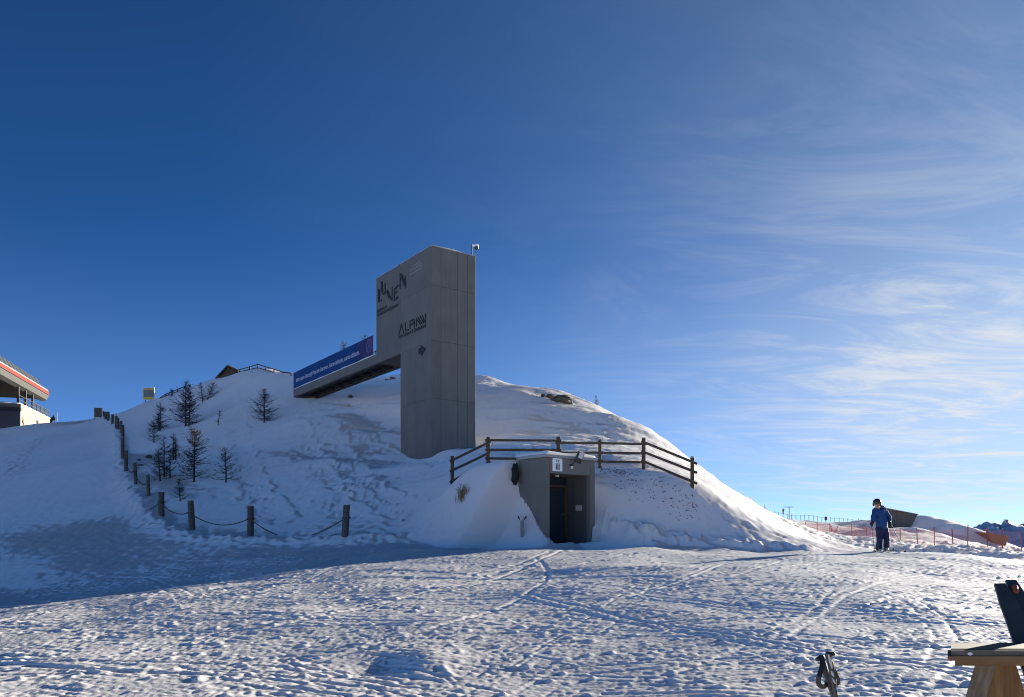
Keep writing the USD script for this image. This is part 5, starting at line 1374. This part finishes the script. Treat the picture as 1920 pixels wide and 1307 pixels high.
def far_person(u, vt, d, label, lean=0.0, top='jacket_dark', leg='jacket_dark', hide=0.0):
    t = at(u, vt, d); x, y = t[0], t[1]
    z = max(gz(x, y), t[2] - 1.75)
    h = 1.72; o_ = np.array([x, y, t[2] - h if hide else z])
    th = thing('person', label, 'person', loc=o_)
    jj = {'head': ((lean * 1.1, -0.02, 1.60), 0.11), 'neck': ((lean * 0.9, 0, 1.45), 0.06), 'chest': ((lean * 0.7, 0, 1.25), 0.14), 'pelvis': ((0, 0, 0.92), 0.14), 'sl': ((lean * 0.8 - 0.18, 0, 1.38), 0.07), 'sr': ((lean * 0.8 + 0.18, 0, 1.38), 0.07),
          'el': ((lean * 0.7 - 0.26, -0.05, 1.12), 0.055), 'er': ((lean * 0.7 + 0.26, -0.05, 1.12), 0.055), 'wl': ((lean * 0.9 - 0.22, -0.22, 0.95), 0.045), 'wr': ((lean * 0.9 + 0.22, -0.22, 0.95), 0.045), 'kl': ((-0.1, -0.03, 0.5), 0.075), 'kr': ((0.1, -0.03, 0.5), 0.075), 'al': ((-0.12, 0, 0.08), 0.06), 'ar': ((0.12, 0, 0.08), 0.06)}
    bn = [('head', 'neck'), ('neck', 'chest'), ('chest', 'pelvis'), ('chest', 'sl'), ('chest', 'sr'), ('sl', 'el'), ('el', 'wl'), ('sr', 'er'), ('er', 'wr'), ('pelvis', 'kl'), ('kl', 'al'), ('pelvis', 'kr'), ('kr', 'ar')]
    obj('body', capsule_body(jj, bn, 0.05, 5), leg, th, smooth=True)
    jc = {k: (p, r + 0.03) for k, (p, r) in jj.items() if k in ('neck', 'chest', 'pelvis', 'sl', 'sr', 'el', 'er')}
    obj('jacket', capsule_body(jc, [b for b in bn if all(q in jc for q in b)], 0.05, 5), top, th, smooth=True)
far_person(96, 778.5, 95, 'person in dark clothes leaning forward at the top of the ramp below the station', lean=0.30, hide=1.0)
far_person(172.5, 786.5, 96, 'person whose head and shoulders show over the ramp crest', hide=1.0)
th, t, b = pole('marker_pole', 107.5, 773, 95, 0.035, 'white pole beside the person at the top of the ramp', 'post', 'light_metal')

# ---------------------------------------------------------------- ski rack, skis and poles in the foreground
RD = 2.95
def K(u, v, d=RD): return at(u, v, d)
ro = np.array([K(1868, 1217)[0], RD, gz(K(1868, 1217)[0], RD)])
rack = thing('ski_rack', 'rough wooden ski rack rail on a tapered board leg in the right corner', 'ski rack', loc=ro)
zt_ = K(0, 1211)[2] - ro[2]
xl = K(1783, 0)[0] - ro[0] - 0.040; xm = K(1772, 0)[0] - ro[0] - 0.030; xq = K(1788, 0)[0] - ro[0] - 0.035
s_ = RD / FOC
def plank(x0, y0, y1, z0, z1, m, name):
    k_ = math.tan(math.radians(30))
    e = extrude(Polygon([(x0 + (y0 + 0.07) * k_, y0), (x0 + 2.2, y0), (x0 + 2.2, y1), (x0 + (y1 + 0.07) * k_, y1)]), z1 - z0)
    e.apply_translation((0, 0, z0)); obj(name, e, m, rack)
plank(xl, -0.07, 0.075, zt_ - 0.018, zt_, 'board_grey', 'top_board')
plank(xl, -0.088, -0.0705, zt_ - 0.024, zt_ - 0.003, 'board_grey', 'front_board')
plank(xm, -0.096, 0.06, zt_ - 0.0405, zt_ - 0.0245, 'board_brown', 'batten')
plank(xq, -0.086, 0.055, zt_ - 0.062, zt_ - 0.041, 'pine_board', 'lower_board')
for x_ in (xl + 0.06,):
    c = trimesh.creation.icosphere(2, 0.007); c.apply_scale([1.4, 0.5, 0.9]); c.apply_translation((x_, -0.0905, zt_ - 0.016)); obj('frost', c, 'snow_cap', rack, smooth=True)
def leg(xc_):
    ztop = zt_ - 0.0625
    tl_, tr_ = xc_ - 0.046, xc_ + 0.035
    kk = 0.60
    bl_, br_ = tl_ - 0.075 * ztop / 0.14 * kk, tr_ + 0.085 * ztop / 0.14 * kk
    e = extrude(Polygon([(bl_, -0.15), (br_, -0.15), (tr_, ztop), (tl_, ztop)]), 0.05)
    e.apply_transform(np.array([[1, 0, 0, 0], [0, 0, -1, -0.01], [0, 1, 0, 0], [0, 0, 0, 1.0]]))
    obj('leg', e, 'pine_leg', rack)
    sd = extrude(Polygon([(bl_ - 0.036, -0.15), (bl_ - 0.002, -0.15), (tl_ - 0.002, ztop), (tl_ - 0.022, ztop)]), 0.09)
    sd.apply_transform(np.array([[1, 0, 0, 0], [0, 0, -1, 0.02], [0, 1, 0, 0], [0, 0, 0, 1.0]]))
    obj('leg_side', sd, 'leg_grey', rack)
leg(K(1869, 0)[0] - ro[0] - 0.0); leg(K(1869, 0)[0] - ro[0] + 1.7)

def lean_ski(u_top, v_top, u_mid, v_mid, d_top, d_mid, label, w, top_m, seed):
    a, b = at(u_top, v_top, d_top), at(u_mid, v_mid, d_mid)
    e = (b - a) / np.linalg.norm(b - a)
    L = 0.0; p = a.copy()
    while p[2] > gz(p[0], p[1]) and L < 2.5:
        p = p + e * 0.01; L += 0.01
    th = thing('ski', label, 'ski', loc=p)
    m_ = ski_mesh(L, (w, w * 0.82, w), 0.016, 0.06, w * 0.55)
    M_ = frame((0, 0, 0), -e, (0.15, 1.0, 0.2))
    obj('ski_body', moved(m_, M_), 'ski_base', th, smooth=30)
    if top_m == 'ski_red': obj('tip_guard', moved(bevel_box((L * 0.955, -w * 0.24, 0.0), (L * 0.98, w * 0.10, 0.0185), 0.008), M_), top_m, th)
lean_ski(1880, 1087, 1922, 1214, 3.22, 3.06, 'dark ski leaning on the rack, left and in front', 0.074, 'ski_base', 1)
lean_ski(1902, 1081, 1940, 1214, 3.27, 3.11, 'dark ski with a red mark behind the other ski on the rack', 0.074, 'ski_red', 2)

def strap(pts_, w, m, th):
    p = np.array(pts_, float)
    t = np.gradient(p, axis=0); t /= np.linalg.norm(t, axis=1, keepdims=True)
    q = np.cross(t, [0.25, 0.95, 0.1]); q /= np.linalg.norm(q, axis=1, keepdims=True)
    n_ = np.cross(t, q)
    sec = [(-1, -1), (1, -1), (1, 1), (-1, 1)]
    v = (p[:, None] + np.array([q * a * w / 2 + n_ * b * 0.0012 for a, b in sec]).transpose(1, 0, 2)).reshape(-1, 3)
    k = len(p)
    f = []
    for i in range(k - 1):
        for j in range(4):
            a, b = i * 4 + j, i * 4 + (j + 1) % 4
            f += [(a, b, b + 4), (a, b + 4, a + 4)]
    me = trimesh.Trimesh(v, np.array(f), process=False); me.fix_normals()
    obj('strap', me, m, th)
DP = 3.7
def spline(px_pts, d, n=24):
    from scipy.interpolate import CubicSpline
    a = np.array(px_pts, float)
    t = np.concatenate([[0], np.cumsum(np.hypot(*np.diff(a, axis=0).T))])
    cs = CubicSpline(t, a)
    dd = np.broadcast_to(d, (len(a),)) if np.ndim(d) == 0 else np.array(d)
    return [at(u, v, np.interp(s_, t, dd)) for s_, (u, v) in zip(np.linspace(0, t[-1], n), cs(np.linspace(0, t[-1], n)))]
def front_pole(gp, sp_, d, beak, label, light):
    """gp: pixel of the grip's head; sp_: pixel of the shaft lower down; beak: +1 or -1, the side the head points to."""
    a, b = at(*gp, d), at(*sp_, d)
    e = (b - a) / np.linalg.norm(b - a)
    tip = a.copy()
    while tip[2] > gz(tip[0], tip[1]) - 0.08: tip = tip + e * 0.01
    th = thing('ski_pole', label, 'ski pole', loc=tip)
    g_ = a - tip
    obj('shaft', tube([g_ + e * 0.14, e * 0.0], [0.0105, 0.008], 10), 'ski_base', th, smooth=True)
    side = np.array([beak, 0, 0]) - e * (np.array([beak, 0, 0]) @ e); side /= np.linalg.norm(side)
    gj = {'h0': (g_ + e * 0.008, 0.015), 'h1': (g_ + side * 0.024 + e * 0.010, 0.010), 'n': (g_ + e * 0.035, 0.0125), 'm': (g_ + e * 0.075 + side * 0.002, 0.0150), 'k': (g_ + e * 0.105, 0.013), 'l': (g_ + e * 0.135, 0.0175), 'q': (g_ + e * 0.165, 0.0125),
          'r1': (g_ + e * 0.055 + side * 0.007, 0.011), 'r2': (g_ + e * 0.092 + side * 0.007, 0.011)}
    obj('grip', capsule_body(gj, [('h0', 'h1'), ('h0', 'n'), ('n', 'r1', 'm'), ('m', 'k'), ('m', 'r2', 'k'), ('k', 'l'), ('l', 'q')], 0.004, 5), 'black_plastic', th, smooth=True)
    if light:
        front = np.array([0, -1, 0.0])
        obj('grip_inlay', [tube([g_ + e * s0 + front * 0.012 - side * 0.004, g_ + e * (s0 + s1) / 2 + front * 0.0135 - side * 0.002, g_ + e * s1 + front * 0.0125 + side * 0.002], [0.004, 0.0065, 0.004], 8) for s0, s1 in ((0.004, 0.075), (0.085, 0.115), (0.122, 0.150))], 'grey_plastic', th, smooth=True)
    bs = trimesh.creation.cylinder(0.04, 0.012, sections=14); bs.apply_transform(frame(-e * 0.05, np.cross(e, (0.3, 1, 0)), e))
    obj('basket', bs, 'black_plastic', th)
    return th, tip
th, tip = front_pole((1552.5, 1224), (1566.5, 1300), DP, 1, 'right hand ski pole stuck in the snow, grip with grey inlay', True)
strap([q - tip for q in spline([(1556, 1232), (1561, 1252), (1569, 1270), (1570, 1281), (1564, 1284), (1560, 1272)], [DP, DP, DP + .01, DP + .03, DP + .03, DP + .02])], 0.022, 'black_plastic', th)
th, tip = front_pole((1540, 1230), (1562, 1306), DP + 0.05, -1, 'left hand ski pole stuck in the snow, black grip beak pointing left', False)
strap([q - tip for q in spline([(1541, 1234), (1540, 1255), (1535, 1272), (1536, 1284), (1544, 1288), (1551, 1280), (1548, 1262), (1543, 1244), (1545, 1234)], [DP + .03, DP, DP - .02, DP, DP + .02, DP + .06, DP + .07, DP + .06, DP + .05])], 0.024, 'black_plastic', th)
